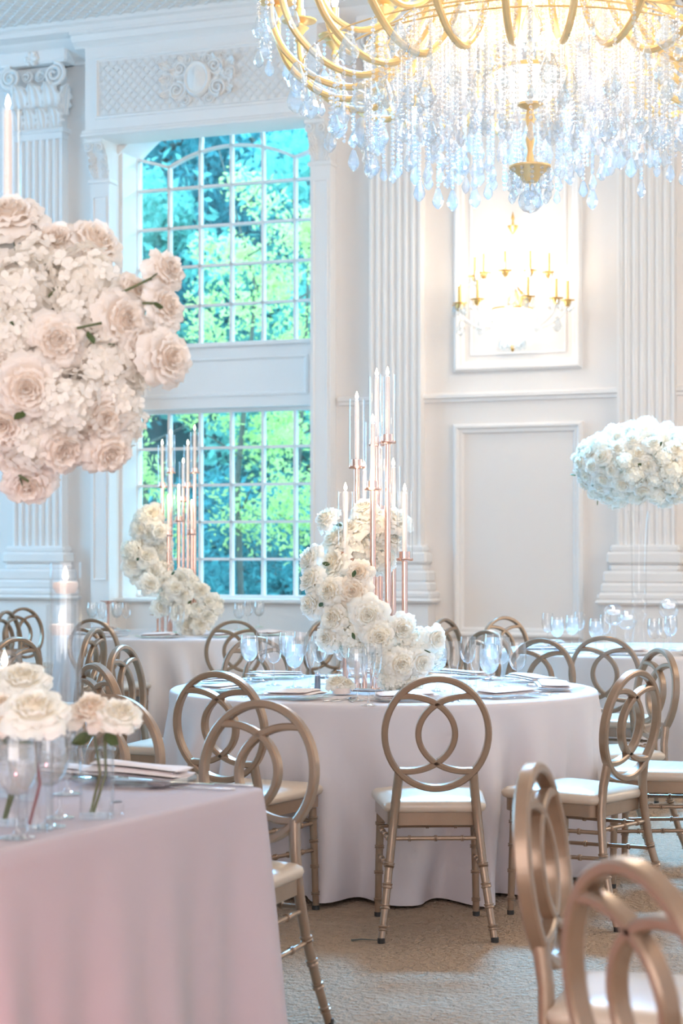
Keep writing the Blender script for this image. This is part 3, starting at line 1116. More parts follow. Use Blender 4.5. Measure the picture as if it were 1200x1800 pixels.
def long_cloth():
    # outline points walked round the rectangle: position along, outward normal, hanging in soft folds
    rnd = random.Random(4)
    c0 = LC
    pts = []
    corners = [c0, c0 + E1 * LL, c0 + E1 * LL + E2 * LW, c0 + E2 * LW]
    N = 4
    out = []
    cr_ = 0.03
    for k in range(N):
        a, b = corners[k], corners[(k + 1) % N]
        d = (b - a).normalized()
        nrm = Vector((d.y, -d.x, 0))
        mid = (corners[0] + corners[2]) / 2
        if (a - mid).dot(nrm) < 0:
            nrm = -nrm
        L = (b - a).length
        m = int(L / 0.02)
        for i in range(m):
            s = cr_ + (L - 2 * cr_) * i / (m - 1)
            out.append((a + d * s, nrm, s, L, k))
        # rounded corner
        d2 = (corners[(k + 2) % N] - b).normalized()
        n2 = Vector((d2.y, -d2.x, 0))
        if (b - mid).dot(n2) < 0:
            n2 = -n2
        for i in range(1, 8):
            q = i / 8
            nn = (nrm * math.cos(q * math.pi / 2) + n2 * math.sin(q * math.pi / 2)).normalized()
            cen = b - d * cr_ - nrm * cr_ * 0 + d2 * cr_
            out.append((b - nrm * cr_ - n2 * cr_ + nn * cr_, nn, -1, 0, k))
    n = len(out)
    vs, fs = [], []
    ctr = (corners[0] + corners[2]) / 2
    rows = []
    rows.append([(p - nr * 0.012, TH) for p, nr, s, L, k in out])
    rows.append([(p - nr * 0.004, TH - 0.002) for p, nr, s, L, k in out])
    rows.append([(p, TH - 0.010) for p, nr, s, L, k in out])
    nz = 24
    for z in range(1, nz + 1):
        t = z / nz
        row = []
        for p, nr, s, L, k in out:
            if s < 0:
                o = 0.055 * t ** 0.8 + 0.02 * t
            else:
                e = min(s, L - s)
                o = 0.075 * t ** 0.85 * math.exp(-e / 0.07) + t * (0.022 + 0.026 * math.sin(s * 14 + 1.3 * k + 0.9 * math.sin(s * 5)) + 0.014 * math.sin(s * 31 + k)) - 0.02 * t * math.exp(-((e - 0.17) / 0.06) ** 2)
            row.append((p + nr * o, TH - 0.010 - (TH - 0.018) * t))
        rows.append(row)
    vs.append((ctr.x, ctr.y, TH))
    for row in rows:
        for p, z in row:
            vs.append((p.x, p.y, z))
    for i in range(n):
        j = (i + 1) % n
        fs.append((0, 1 + i, 1 + j))
    for k in range(len(rows) - 1):
        for i in range(n):
            j = (i + 1) % n
            fs.append((1 + k * n + i, 1 + (k + 1) * n + i, 1 + (k + 1) * n + j, 1 + k * n + j))
    return MB().add(vs, fs)


lt_ = thing('long_table', 'long banquet table under the shade-darkened blush cloth beside the camera', 'table', (LC.x, LC.y, 0), 0)
tt = MB()
q = [Vector((0, 0, 0)) + E1 * 0.02 + E2 * 0.02, E1 * (LL - .02) + E2 * .02, E1 * (LL - .02) + E2 * (LW - .02), E1 * .02 + E2 * (LW - .02)]
tt.extrude([(p.x, p.y) for p in q], TH - 0.035, TH - 0.006)
part('tabletop', tt, M['bark'], lt_)
for a, b in ((.15, .15), (LL - .15, .15), (LL - .15, LW - .15), (.15, LW - .15)):
    p = E1 * a + E2 * b
    part('leg', MB().tube([(p.x, p.y, 0), (p.x, p.y, TH - .035)], 0.018, 8), M['pewter'], lt_)
o = link('tablecloth', long_cloth().mesh('tablecloth', M['cloth_shaded'], True, 0))
tag(o, 'shade-darkened blush cloth with hanging corner folds on the long table', 'tablecloth')


# ------------------------------------------------------------------ flowers
def rose_mesh(seed, m, openness=1.0):
    """garden rose of diameter about 1, opening towards +z"""
    rnd = random.Random(seed)
    mb = MB()
    layers = [(2, 0.035, 0.40, 1.3), (3, 0.085, 0.41, 1.05), (4, 0.14, 0.40, 0.9), (5, 0.20, 0.375, 0.80), (6, 0.27, 0.33, 0.74), (7, 0.35, 0.26, 0.68), (8, 0.42, 0.16, 0.64), (7, 0.47, 0.04, 0.66)]
    NL = len(layers) - 1
    for li, (n, rr, hh, wid) in enumerate(layers):
        off = rnd.uniform(0, 6.28)
        for k in range(n):
            th = off + 2 * math.pi * k / n + rnd.uniform(-0.16, 0.16)
            r1 = rr * rnd.uniform(0.88, 1.15) * (1 if li < 3 else openness)
            h1 = hh + rnd.uniform(-0.04, 0.04)
            al = math.pi / n * wid * 2.0
            ph = rnd.uniform(0, 6.28)
            curl = (0.03 + 0.11 * (li / NL)) * rnd.uniform(0.5, 1.5)
            sk = rnd.uniform(-0.12, 0.12)
            ruf = rnd.uniform(0.018, 0.04)

            def fn(a, t, th=th, r1=r1, h1=h1, al=al, ph=ph, curl=curl, li=li, sk=sk, ruf=ruf):
                x = 2 * a - 1
                wd = (t ** 0.55) * (1 - 0.22 * max(0, (t - 0.75) / 0.25) ** 2)
                ang = th + al * x * wd / (0.35 + 0.65 * t) * 0.85 + sk * t
                r = r1 * (1 - (1 - t) ** 2.2) ** 0.75
                r *= 1 - 0.14 * x * x * t
                e = max(0, (t - 0.68) / 0.32)
                z = 0.04 + (h1 - 0.04) * t ** 1.1 - 0.05 * x * x * t
                z -= curl * e ** 1.6
                r += 0.06 * e ** 1.5 * (0.3 + li / NL)
                z += ruf * math.sin(5.5 * x + ph) * t * t
                r += ruf * 0.8 * math.sin(8 * x + ph * 2) * e
                return (r * math.cos(ang), r * math.sin(ang), z)
            mb.grid(fn, 6, 5)
    mb.lathe([(0, -.12), (.12, -.09), (.26, .02), (.30, .10), (.2, .2), (.08, .26), (0, .27)], 10)
    return mb.mesh('rose', m, True, 0)


def hydrangea_mesh(seed, m, n=130):
    rnd = random.Random(seed)
    mb = MB()
    core = MB().lathe([(0, -0.36), (0.2, -0.31), (0.34, -0.14), (0.37, 0.04), (0.28, 0.24), (0.12, 0.34), (0, 0.36)], 10)
    mb.add(core.v, core.f)
    ga = math.pi * (3 - math.sqrt(5))
    for i in range(n):
        z = 1 - 2 * (i + 0.5) / n
        r = math.sqrt(1 - z * z)
        d = Vector((r * math.cos(ga * i), r * math.sin(ga * i), z))
        bump = 0.03 * math.sin(5 * d.x + seed) + 0.03 * math.sin(6 * d.y) + 0.03 * math.sin(5 * d.z + 1)
        c = d * (rnd.uniform(0.38, 0.47) + bump)
        d = (d + Vector((rnd.gauss(0, .3), rnd.gauss(0, .3), rnd.gauss(0, .3)))).normalized()
        u = d.orthogonal().normalized()
        w = d.cross(u)
        a0 = rnd.uniform(0, 6.28)
        s = rnd.uniform(0.075, 0.105)
        for k in range(4):
            a = a0 + k * math.pi / 2 + rnd.uniform(-.15, .15)
            e = u * math.cos(a) + w * math.sin(a)
            g = d.cross(e)
            lift = rnd.uniform(-0.1, 0.55)
            mid = c + e * s * .62 + d * s * lift * .5
            mb.add([c, mid + g * s * .55 + d * s * .1, c + e * s * 1.1 + g * s * .25 + d * s * lift, c + e * s * 1.1 - g * s * .25 + d * s * lift, mid - g * s * .55 + d * s * .1], [(0, 1, 2, 3, 4)])
    return mb.mesh('hydrangea', m, True, 40)


def leaf_mesh(m):
    def fn(a, t):
        x = 2 * a - 1
        return (x * 0.28 * math.sin(math.pi * min(1, t * .96 + .03)) ** .8, 0.06 * x * x + 0.15 * t * t, t)
    return MB().grid(fn, 4, 6).mesh('leaf', m, True, 0)


ROSES = {k: [rose_mesh(11 * j + i, M[k], 0.9 + 0.1 * j) for j in range(4)] for i, k in enumerate(('rose', 'rosew', 'rosep', 'rose_warmlit'))}
HYD = {k: [hydrangea_mesh(5 + j, M[k]) for j in range(2)] for k in ('hyd', 'hyd_warmlit')}
LEAF = leaf_mesh(M['leaf'])
FR = random.Random(21)


def flower(root, kind, p, dirv, dia, base):
    """one bloom of an arrangement; p is a world point, base the arrangement's origin"""
    if kind.startswith('hyd'):
        me, nm = FR.choice(HYD[kind]), 'hydrangea'
    else:
        me, nm = FR.choice(ROSES[kind]), 'rose'
    d = Vector(dirv).normalized()
    q = d.to_track_quat('Z', 'Y') @ Quaternion((0, 0, 1), FR.uniform(0, 6.28))
    return link(nm, me, root, Vector(p) - Vector(base), quat=q, scale=dia)


def leafy(root, p, dirv, size, base):
    q = Vector(dirv).normalized().to_track_quat('Z', 'Y') @ Quaternion((0, 0, 1), FR.uniform(0, 6.28))
    return link('leaf', LEAF, root, Vector(p) - Vector(base), quat=q, scale=(size, size, size))


# ------------------------------------------------------------------ candles
def flame_mb(h=0.036, r=0.0072):
    return MB().lathe([(0.0, 0), (r * .7, h * .1), (r, h * .3), (r * .8, h * .55), (r * .35, h * .85), (0, h)], 10)


FLAME = flame_mb().mesh('flame', M['flame'])
FLAME_S = flame_mb(0.022, 0.006).mesh('flame', M['flame'])


def candelabra(label, base, poles, br, group, rp=0.0125):
    """poles: (dx, dy, cup height above table, glass height, candle length)"""
    root = thing('candelabra', label, 'candelabra', base, 0, group)
    part('base_plate', MB().lathe([(0, 0), (br, 0), (br + .004, .004), (br + .004, .010), (br, .013), (0, .013)], 40), M['mirror'], root)
    for dx, dy, h, gh, cl in poles:
        po = part('pole', MB().lathe([(rp, .012), (rp, h)], 14, (dx, dy, 0)), M['rosegold'], root)
        part('cup', MB().lathe([(rp, h - .012), (.034, h - .010), (.036, h - .006), (.036, h + .002), (.024, h + .004), (.024, h + .030), (.020, h + .030), (.020, h + .006), (0, h + .006)], 20, (dx, dy, 0)), M['rosegold'], po)
        g = part('glass_chimney', MB().lathe([(.0345, h + .003), (.0345, h + gh), (.0325, h + gh), (.0325, h + .006)], 22, (dx, dy, 0), cap=False), M['glass'], po)
        c = part('taper_candle', MB().lathe([(.0105, h + .006), (.0098, h + cl * .9), (.0085, h + cl - .004), (.003, h + cl)], 12, (dx, dy, 0)), M['wax'], po)
        # flames sit on the candle: third level keeps them under the pole
        link('flame', FLAME, po, (dx, dy, h + cl + .002))
    return root


def pole(px, cy, d, top, base, fl=None):
    """pole from its cup column and row at distance d, glass top row, flame row"""
    p = P(px, cy, d)
    gh = (cy - top) * d / F
    cl = (cy - (fl if fl else top - 6) - 10) * d / F
    return (p.x - base[0], d - base[1], p.z - base[2], gh, max(0.1, cl))


CB = (0.15, 7.78, TH + .001)
poles = [pole(681, 776, 7.70, 658, CB, 650), pole(662, 780, 7.86, 662, CB, 652), pole(627, 820, 7.82, 702, CB, 693), pole(655, 858, 7.68, 742, CB, 733),
         pole(607, 982, 7.74, 864, CB, 853), pole(711, 982, 7.72, 864, CB, 855), pole(640, 941, 7.88, 826, CB, 816), pole(691, 942, 7.86, 820, CB, 810), pole(668, 901, 7.91, 784, CB, 776)]
candelabra('tall rose-gold candelabra with nine glass chimneys amid white roses on the front table', CB, poles, 0.17, 'rose-gold candelabras')

WB_ = (TW[0] + 0.0, TW[1] - 0.1, TH + .001)
d0 = WB_[1]
wp = [pole(300, 830, d0 + .02, 764, WB_, 754), pole(342, 830, d0 - .05, 760, WB_, 746), pole(285, 855, d0 - .02, 782, WB_, 772), pole(330, 855, d0 + .06, 782, WB_, 772),
      pole(337, 938, d0 - .06, 885, WB_, 877), pole(314, 915, d0 - .1, 858, WB_, 850), pole(296, 940, d0 - .08, 875, WB_, 868), pole(322, 880, d0 + .09, 812, WB_, 804)]
candelabra('slim candelabra with glass chimneys standing before the lower window', WB_, wp, 0.16, 'rose-gold candelabras')

light('candle_glow', 'POINT', (CB[0] - .05, CB[1] - .22, 1.62), 3.0, (1.0, 0.78, 0.54), 0.12)
light('candle_glow', 'POINT', (WB_[0], WB_[1] - .22, 1.75), 3.0, (1.0, 0.78, 0.54), 0.12)
# ---- crescent of roses on the candelabra table
root = thing('rose_garland', 'crescent of ivory roses and hydrangeas climbing round the tall candelabra', 'flowers', CB, 0, 'rose garlands')
ctr = Vector((CB[0], CB[1], 1.1))
G1 = [('rosew', 576, 913, 7.80, 42), ('rose', 592, 948, 7.80, 46), ('rosew', 547, 985, 7.76, 42), ('rose', 588, 992, 7.74, 50), ('rosew', 550, 1020, 7.70, 48), ('rosep', 632, 1008, 7.60, 42),
      ('rose', 581, 1041, 7.60, 50), ('rosep', 623, 1041, 7.58, 46), ('rosew', 549, 1064, 7.66, 44), ('rose', 588, 1088, 7.58, 52), ('rosew', 648, 1083, 7.52, 54), ('rosew', 578, 1122, 7.60, 46),
      ('hyd', 609, 1078, 7.64, 52), ('hyd', 622, 1125, 7.60, 58), ('rose', 666, 1120, 7.48, 56), ('rosew', 704, 1106, 7.52, 52), ('hyd', 731, 1130, 7.54, 46), ('rosew', 763, 1123, 7.52, 42),
      ('rose', 704, 1167, 7.44, 50), ('rosew', 738, 1165, 7.48, 46), ('hyd', 680, 1165, 7.50, 50), ('hyd', 690, 1194, 7.48, 46), ('rose', 623, 929, 7.79, 44), ('rosew', 646, 910, 7.79, 46),
      ('hyd', 669, 927, 7.79, 52), ('rosew', 695, 915, 7.79, 46), ('hyd', 630, 969, 7.79, 60), ('hyd', 652, 988, 7.79, 48), ('hyd', 672, 985, 7.79, 44), ('hyd', 600, 1010, 7.78, 52), ('hyd', 566, 1058, 7.70, 48),
      ('hyd', 598, 1120, 7.66, 48), ('hyd', 648, 1140, 7.56, 46), ('hyd', 715, 1140, 7.54, 48), ('hyd', 755, 1150, 7.58, 42), ('rosew', 640, 895, 7.79, 40), ('hyd', 612, 950, 7.79, 46), ('rosew', 688, 950, 7.79, 42),
      ('hyd', 720, 1200, 7.50, 40)]
for kind, x, y, d, dia in G1:
    p = P(x, y, d)
    dv = (p - ctr)
    dv = Vector((dv.x * 1.2, min(dv.y, 0.05) - 0.16, dv.z * 0.35 + 0.05))
    flower(root, kind, p, dv, dia * 1.2 * d / F, CB)
for x, y, d, dx, dz in [(588, 921, 7.79, 1, -.3), (566, 990, 7.7, 1, -.2), (561, 1066, 7.6, .4, .5), (618, 1112, 7.5, .2, -.6), (690, 963, 7.9, .7, .2), (745, 1143, 7.45, .5, -.3), (620, 1015, 7.55, .3, .8), (600, 925, 7.8, 1, 0)]:
    leafy(root, P(x, y, d), (dx, -.5, dz), 0.034, CB)

# ---- crescent at the window table
root = thing('rose_garland', 'crescent of white roses round the slim candelabra by the window', 'flowers', WB_, 0, 'rose garlands')
for i, (x, y) in enumerate([(268, 903), (247, 930), (265, 938), (230, 967), (283, 963), (258, 978), (240, 1007), (287, 1000), (263, 1027), (293, 1023), (320, 1017), (297, 1047), (323, 1047), (353, 1040), (283, 1067), (343, 1077), (367, 1060), (316, 1075),
                            (353, 1098), (376, 1068), (233, 990), (252, 955), (272, 1005), (335, 1028), (365, 1085), (308, 1035), (330, 1100), (252, 910), (280, 935)]):
    d = d0 - 0.08 - (0.12 if y > 1010 else 0.0) + FR.uniform(-.04, .06)
    kind = 'hyd' if i % 4 == 3 else FR.choice(['rosew', 'rosew', 'rose'])
    p = P(x, y, d)
    flower(root, kind, p, (FR.uniform(-.5, .4), -1, FR.uniform(0, .5)), (36 if kind == 'hyd' else 35) * d / F * 1.05, WB_)
for x, y in [(240, 985), (330, 1062), (300, 1010)]:
    leafy(root, P(x, y, d0 - .26), (.5, -.5, .4), 0.04, WB_)

# ------------------------------------------------------------------ bouquet on the tall glass vase
VB = Vector((1.80, 11.02, TH + .001))
s291 = VB.y / F
v = thing('trumpet_vase', 'tall clear trumpet vase carrying the round white bouquet', 'vase', VB)
prof = [(0, .004), (.062, .004), (.064, .008), (.058, .02), (.047, .06), (.036, .12), (.033, .17), (.036, .19), (.047, .205), (.050, .22), (.044, .24), (.036, .25), (.047, .268), (.050, .285), (.044, .305), (.037, .315), (.045, .335), (.047, .36), (.045, .40), (.045, .50), (.050, .65), (.058, .76), (.068, .84)]
part('vase_body', MB().lathe(prof, 28, cap=False), M['glass'], v)
part('water', MB().lathe([(0, .33), (.042, .335), (.044, .36), (.043, .40), (0, .40)], 20), M['water'], v)
b_ = thing('round_bouquet', 'dense dome of white roses and hydrangeas on the trumpet vase', 'flowers', (VB.x, VB.y, 1.60))
bc = Vector((VB.x + 0.02, VB.y, 1.885))
ga = math.pi * (3 - math.sqrt(5))
NB = 120
for i in range(NB):
    z = 1 - 1.93 * (i + .5) / NB
    r = math.sqrt(max(0, 1 - z * z))
    d = Vector((r * math.cos(ga * i), r * math.sin(ga * i), z))
    if d.y > 0.55:
        continue
    jit = 0.95 + 0.10 * FR.random()
    p = bc + Vector((d.x * 0.385, d.y * 0.385, d.z * 0.225)) * jit
    kind = FR.choice(['rosew', 'rose', 'hyd', 'rosew', 'hyd'])
    flower(b_, kind, p, (d.x, d.y, d.z * 1.3), (FR.uniform(.115, .14) if kind == 'hyd' else FR.uniform(.10, .125)), (VB.x, VB.y, 1.60))
part('foam', MB().lathe([(0, -.2), (.2, -.17), (.33, -.05), (.33, .06), (.2, .17), (0, .2)], 20), M['hyd'], b_, loc=bc - Vector((VB.x, VB.y, 1.60)))
for x, y, dx, dz in [(1012, 835, -1, .2), (1157, 785, .2, .5), (1120, 820, .2, .2), (1050, 880, -.3, -.6)]:
    leafy(b_, P(x, y, VB.y - .38), (dx, -.6, dz), .04, (VB.x, VB.y, 1.60))


def globe(label, loc, stem_h, r=0.066):
    t = thing('candle_globe', label, 'candle holder', loc, 0, 'floating candle globes')
    pr = [(0, .003), (.045, .003), (.046, .007), (.02, .014), (.010, .03)]
    n = 5
    for k in range(n):
        z = .04 + (stem_h - .06) * k / n
        dz = (stem_h - .06) / n
        pr += [(.010, z), (.017, z + dz * .5), (.010, z + dz * .95)]
    zc = stem_h + r * .92
    for k in range(0, 13):
        a = -math.pi / 2 + .25 + (math.pi * .80) * k / 12
        pr.append((r * math.cos(a), zc + r * math.sin(a)))
    part('globe_glass', MB().lathe(pr, 24, cap=False), M['glass'], t)
    wz = zc + r * .15
    wpf = [(0.0, zc - r * .95)]
    for k in range(1, 9):
        a = -math.pi / 2 + (math.pi / 2 + .15) * k / 8
        wpf.append((r * .95 * math.cos(a), zc + r * .95 * math.sin(a)))
    wpf.append((0, wpf[-1][1]))
    part('water', MB().lathe(wpf, 20), M['water'], t)
    c = part('floating_candle', MB().lathe([(0, wz - .012), (.032, wz - .008), (.04, wz + .008), (.038, wz + .018), (0, wz + .018)], 18), M['wax'], t)
    link('flame', FLAME_S, c, (0, 0, wz + .02))
    return t


for x, y, h, lab in [(1078, 1142, .15, 'round glass globe with floating candle at the near side of the bouquet vase'), (1175, 1140, .185, 'taller glass globe with floating candle at the picture edge'), (1101, 1134, .10, 'low glass globe with floating candle just behind the vase foot')]:
    p = on_table(x, y)
    globe(lab, p + Vector((0, 0, .001)), h)

# ------------------------------------------------------------------ stemware
def goblet_parts(kind):
    if kind == 'goblet':
        H, br, zb = .205, .042, .085
        bowl = [(.004, zb), (.02, zb + .006), (.034, zb + .024), (.0415, zb + .05), (.0425, zb + .075), (.040, zb + .10), (.0375, H)]
        foot = .036
        fill = .80
    elif kind == 'wine':
        H, br, zb = .215, .036, .098
        bowl = [(.004, zb), (.018, zb + .006), (.030, zb + .024), (.0365, zb + .05), (.036, zb + .08), (.033, H)]
        foot = .034
        fill = 0
    else:
        H, br, zb = .225, .025, .088
        bowl = [(.004, zb), (.012, zb + .008), (.021, zb + .04), (.0255, zb + .08), (.0265, zb + .105), (.0255, H)]
        foot = .030
        fill = 0
    st = [(0, .001), (foot, .001), (foot + .001, .003), (foot * .6, .006), (.008, .010), (.0042, .02), (.0038, zb * .6), (.0045, zb - .004)]
    return st + bowl, bowl, zb, H, fill


GL = {}
for kind in ('goblet', 'wine', 'flute'):
    pr, bowl, zb, H, fill = goblet_parts(kind)
    g = MB().lathe(pr, 22, cap=False).mesh('glass', M['stemglass'], True, 60)
    wmesh = None
    if fill:
        w = [(0, zb + .002)] + [(max(.001, r - .0018), z + .0015) for r, z in bowl[1:-1]]
        w.append((0, w[-1][1]))
        wmesh = MB().lathe(w, 18).mesh('ice_water', M['ice'], True, 50)
    GL[kind] = (g, wmesh)
KNAME = {'goblet': ('water_goblet', 'goblet'), 'wine': ('wine_glass', 'wine glass'), 'flute': ('champagne_flute', 'flute')}


def stem_glass(kind, loc, label, group):
    nm, cat = KNAME[kind]
    g, w = GL[kind]
    t = link(nm, None if w else g, None, loc)
    tag(t, label, cat, group)
    if w:
        link('glass_bowl', g, t)
        link('ice_water', w, t)
    return t


CT = 'stemware on the candelabra table'
for kind, x, y, lab in [
        ('goblet', 628, 1233, 'iced water goblet in front of the rose-gold base plate'),
        ('flute', 648, 1242, 'flute closest to the table edge in front of the garland'),
        ('flute', 660, 1232, 'flute standing just behind the one at the table edge'),
        ('goblet', 768, 1216, 'iced water goblet seen above the straight-on chair ring'),
        ('flute', 797, 1226, 'slim flute between the iced goblet and the wine glasses'),
        ('wine', 822, 1206, 'wine glass at the back of the cluster above the napkins'),
        ('flute', 836, 1222, 'flute in the middle of the glass cluster by the napkins'),
        ('goblet', 860, 1222, 'iced water goblet in the middle of the glass cluster by the napkins'),
        ('wine', 882, 1208, 'wine glass behind the iced goblet near the folded napkins'),
        ('wine', 909, 1222, 'wine glass standing alone next to the folded napkins'),
        ('goblet', 866, 1192, 'iced goblet at the back row of the glass cluster'),
        ('goblet', 438, 1196, 'iced goblet first in the glass row behind the tucked-in chair'),
        ('flute', 460, 1199, 'flute second in the glass row behind the tucked-in chair'),
        ('wine', 481, 1206, 'wine glass in front of the glass row behind the tucked-in chair'),
        ('goblet', 517, 1210, 'iced goblet with a round bowl left of the small ranunculus'),
        ('wine', 529, 1192, 'wine glass behind the round bowled goblet'),
        ('flute', 545, 1212, 'flute beside the grey shaker'),
        ('wine', 560, 1204, 'wine glass just behind the grey shaker'),
        ('goblet', 505, 1188, 'iced goblet at the back row near the grey shaker'),
        ('wine', 600, 1200, 'wine glass half hidden behind the lowest roses')]:
    stem_glass(kind, on_table(x, y) + Vector((0, 0, .0015)), lab, CT)
RT = 'stemware on the bouquet table'
for kind, x, y, lab in [('wine', 962, 1140, 'wine glass outermost on the bouquet table by the panel edge'), ('goblet', 979, 1146, 'iced goblet second from the panel edge on the bouquet table'), ('goblet', 1005, 1141, 'iced goblet third from the panel edge on the bouquet table'),
                        ('wine', 1018, 1136, 'wine glass behind the iced goblets on the bouquet table'), ('goblet', 1047, 1150, 'iced goblet below the near candle globe'), ('wine', 1063, 1144, 'wine glass under the near candle globe'),
                        ('goblet', 1150, 1150, 'iced goblet beside the vase foot towards the picture edge'), ('wine', 1166, 1154, 'wine glass in front of the taller candle globe'), ('goblet', 1178, 1144, 'iced goblet behind the wine glass under the taller globe')]:
    stem_glass(kind, on_table(x, y) + Vector((0, 0, .0015)), lab, RT)
WT = 'stemware on the window table'
for kind, x, y, lab in [('goblet', 162, 1106, 'goblet outermost on the window table behind the floating candle'), ('wine', 180, 1112, 'wine glass near the small gold stand on the window table'), ('goblet', 205, 1106, 'goblet behind the small gold stand on the window table'), ('wine', 222, 1110, 'wine glass below the white crescent roses'),
                        ('flute', 293, 1120, 'flute in front of the crescent roses on the window table'), ('wine', 306, 1122, 'wine glass in front of the crescent roses on the window table'), ('flute', 318, 1121, 'flute nearest the lowest crescent roses'),
                        ('goblet', 420, 1108, 'goblet past the roses under the window sill'), ('wine', 436, 1106, 'wine glass past the roses under the window sill'), ('goblet', 455, 1103, 'last goblet on the window table under the sill')]:
    stem_glass(kind, on_table(x, y) + Vector((0, 0, .0015)), lab, WT)

# ------------------------------------------------------------------ place settings
CHARGER = MB().lathe([(0, .003), (.10, .003), (.115, .006), (.155, .013), (.158, .014), (.155, .010), (.115, .002), (.10, 0), (0, 0)], 36).mesh('charger_plate', M['plate'], True, 50)


def napkin_mesh():
    mb = MB()
    for k in range(2):
        z0 = .001 + k * .009
        e = .012 * k
        x0, x1, y0, y1 = -.12 + e * .4, .12 - e * 1.6, -.07 + e * .3, .07 - e
        th = .0095
        def skin(a, t, sg):
            x, y = x0 + (x1 - x0) * a, y0 + (y1 - y0) * t
            ed = min(1, min(a, 1 - a) * 9, min(t, 1 - t) * 7)
            rd = math.sqrt(max(0, 1 - (1 - ed) ** 2))
            return (x, y, z0 + th * (.5 + sg * .5 * rd) + .004 * math.sin(11 * x + 5 * y) + .003 * math.sin(31 * y + 9 * x) * (sg > 0) + .004)
        mb.grid(lambda a, t: skin(a, t, 1), 14, 10)
        mb.grid(lambda a, t: skin(1 - a, t, -1), 14, 10)
    return mb.mesh('napkin', M['napkin'], True, 60)


NAP = napkin_mesh()


def fork_mesh():
    mb = MB()
    mb.box(-.0035, .0035, -.10, .03, .001, .0035, .001)
    mb.box(-.0115, .0115, .03, .052, .0015, .0035, .001)
    for k in range(4):
        x = -.0095 + k * .0063
        mb.box(x - .0014, x + .0014, .05, .098, .002, .0038, .0005)
    mb.v = [(x * (1 + .5 * max(0, -y - .05) / .05) if y < -.05 else x, y, z + .008 * max(0, (y - .02) / .08) * (1 - (y - .02) / .09)) for x, y, z in mb.v]
    return mb.mesh('fork', M['silver'], True, 40)


def knife_mesh():
    mb = MB()
    mb.box(-.005, .005, -.115, -.01, .001, .006, .0015)
    pl = [(-.004, -.012), (.0075, -.012), (.0095, .05), (.006, .105), (-.004, .118)]
    mb.extrude(pl, .0015, .003)
    return mb.mesh('knife', M['silver'], True, 40)


def spoon_mesh():
    mb = MB()
    mb.box(-.0035, .0035, -.10, .045, .001, .0035, .001)
    mb.lathe([(0, .001), (.010, .002), (.0165, .005), (.019, .009), (.0175, .0085), (.010, .004), (0, .0028)], 18, (0, .068, 0), 1.0, 1.45)
    return mb.mesh('spoon', M['silver'], True, 50)


FORK, KNIFE, SPOON = fork_mesh(), knife_mesh(), spoon_mesh()
PLACES = ['front', 'front right', 'right front', 'right back', 'back right', 'back', 'back left', 'left back', 'left front', 'front left']


def settings(tc, r, a0, words, ids, cutlery, tname, gname):
    for k in ids:
        a = R(a0 + 36 * k)
        nx, ny = math.sin(a), -math.cos(a)         # outward from the table centre
        rz = math.atan2(-nx, ny) + math.pi         # local +y towards the centre
        px, py = tc[0] + nx * (r - .205), tc[1] + ny * (r - .205)
        wd = words[k]
        o = link('charger_plate', CHARGER, None, (px, py, TH + .0005), (0, 0, rz))
        tag(o, 'clear glass charger at the %s place of the %s' % (wd, tname), 'plate', 'glass chargers, ' + gname)
        o = link('napkin', NAP, None, (px - ny * .01 + nx * .02, py + nx * .01 + ny * .02, TH + .0135), (0, 0, rz + [0.1, -.15, .2, .05, -.1][k % 5]))
        tag(o, 'folded blush napkin on the charger at the %s place of the %s' % (wd, tname), 'napkin', 'folded napkins, ' + gname)
        if cutlery:
            tx, ty = math.cos(rz), math.sin(rz)
            for me, nm, off in ((FORK, 'fork', -.205), (KNIFE, 'knife', .185), (SPOON, 'spoon', .215)):
                if math.hypot(px + tx * off - tc[0] + nx * .1, py + ty * off - tc[1] + ny * .1) > r - .005 and False:
                    continue
                o = link(nm, me, None, (px + tx * off - nx * .03, py + ty * off - ny * .03, TH + .001), (0, 0, rz))
                tag(o, 'steel %s at the %s place of the %s' % (nm, wd, tname), nm, nm + 's, ' + gname)


settings(TC, .915, 5, PLACES, range(10), True, 'candelabra table', 'candelabra table')
settings(TR, .88, -20, PLACES, [0, 1, 2, 7, 8, 9], False, 'bouquet table', 'bouquet table')
settings(TW, .90, -10, PLACES, [0, 1, 2, 7, 8, 9], False, 'window table', 'window table')

# small things on the candelabra table
p = on_table(600, 1222)
t = thing('votive_blossom', 'cream ranunculus in a low glass votive before the candelabra', 'flowers', p + Vector((0, 0, .001)))
part('votive_cup', MB().lathe([(0, .002), (.036, .002), (.040, .01), (.041, .034), (.039, .034), (.037, .006)], 20, cap=False), M['glass'], t)
part('cream_wax', MB().lathe([(0, .006), (.036, .006), (.037, .028), (0, .028)], 18), M['wax'], t)
for dx, dz, s in ((-.02, .045, .09), (.02, .04, .07)):
    link('rose', ROSES['rose'][1], t, (dx, 0.01, dz), quat=Vector((dx * 8, -.6, 1)).normalized().to_track_quat('Z', 'Y'), scale=s)
p = on_table(558, 1214)
t = thing('shaker', 'slim grey pepper shaker between the glasses', 'shaker', p + Vector((0, 0, .001)))
part('shaker_body', MB().lathe([(0, 0), (.013, 0), (.0135, .005), (.0115, .06), (.0115, .062)], 14), M['pewter'], t)
part('shaker_cap', MB().lathe([(.0115, .062), (.012, .064), (.0115, .074), (.006, .08), (0, .081)], 14), M['silver'], t)
p = on_table(654, 1244)
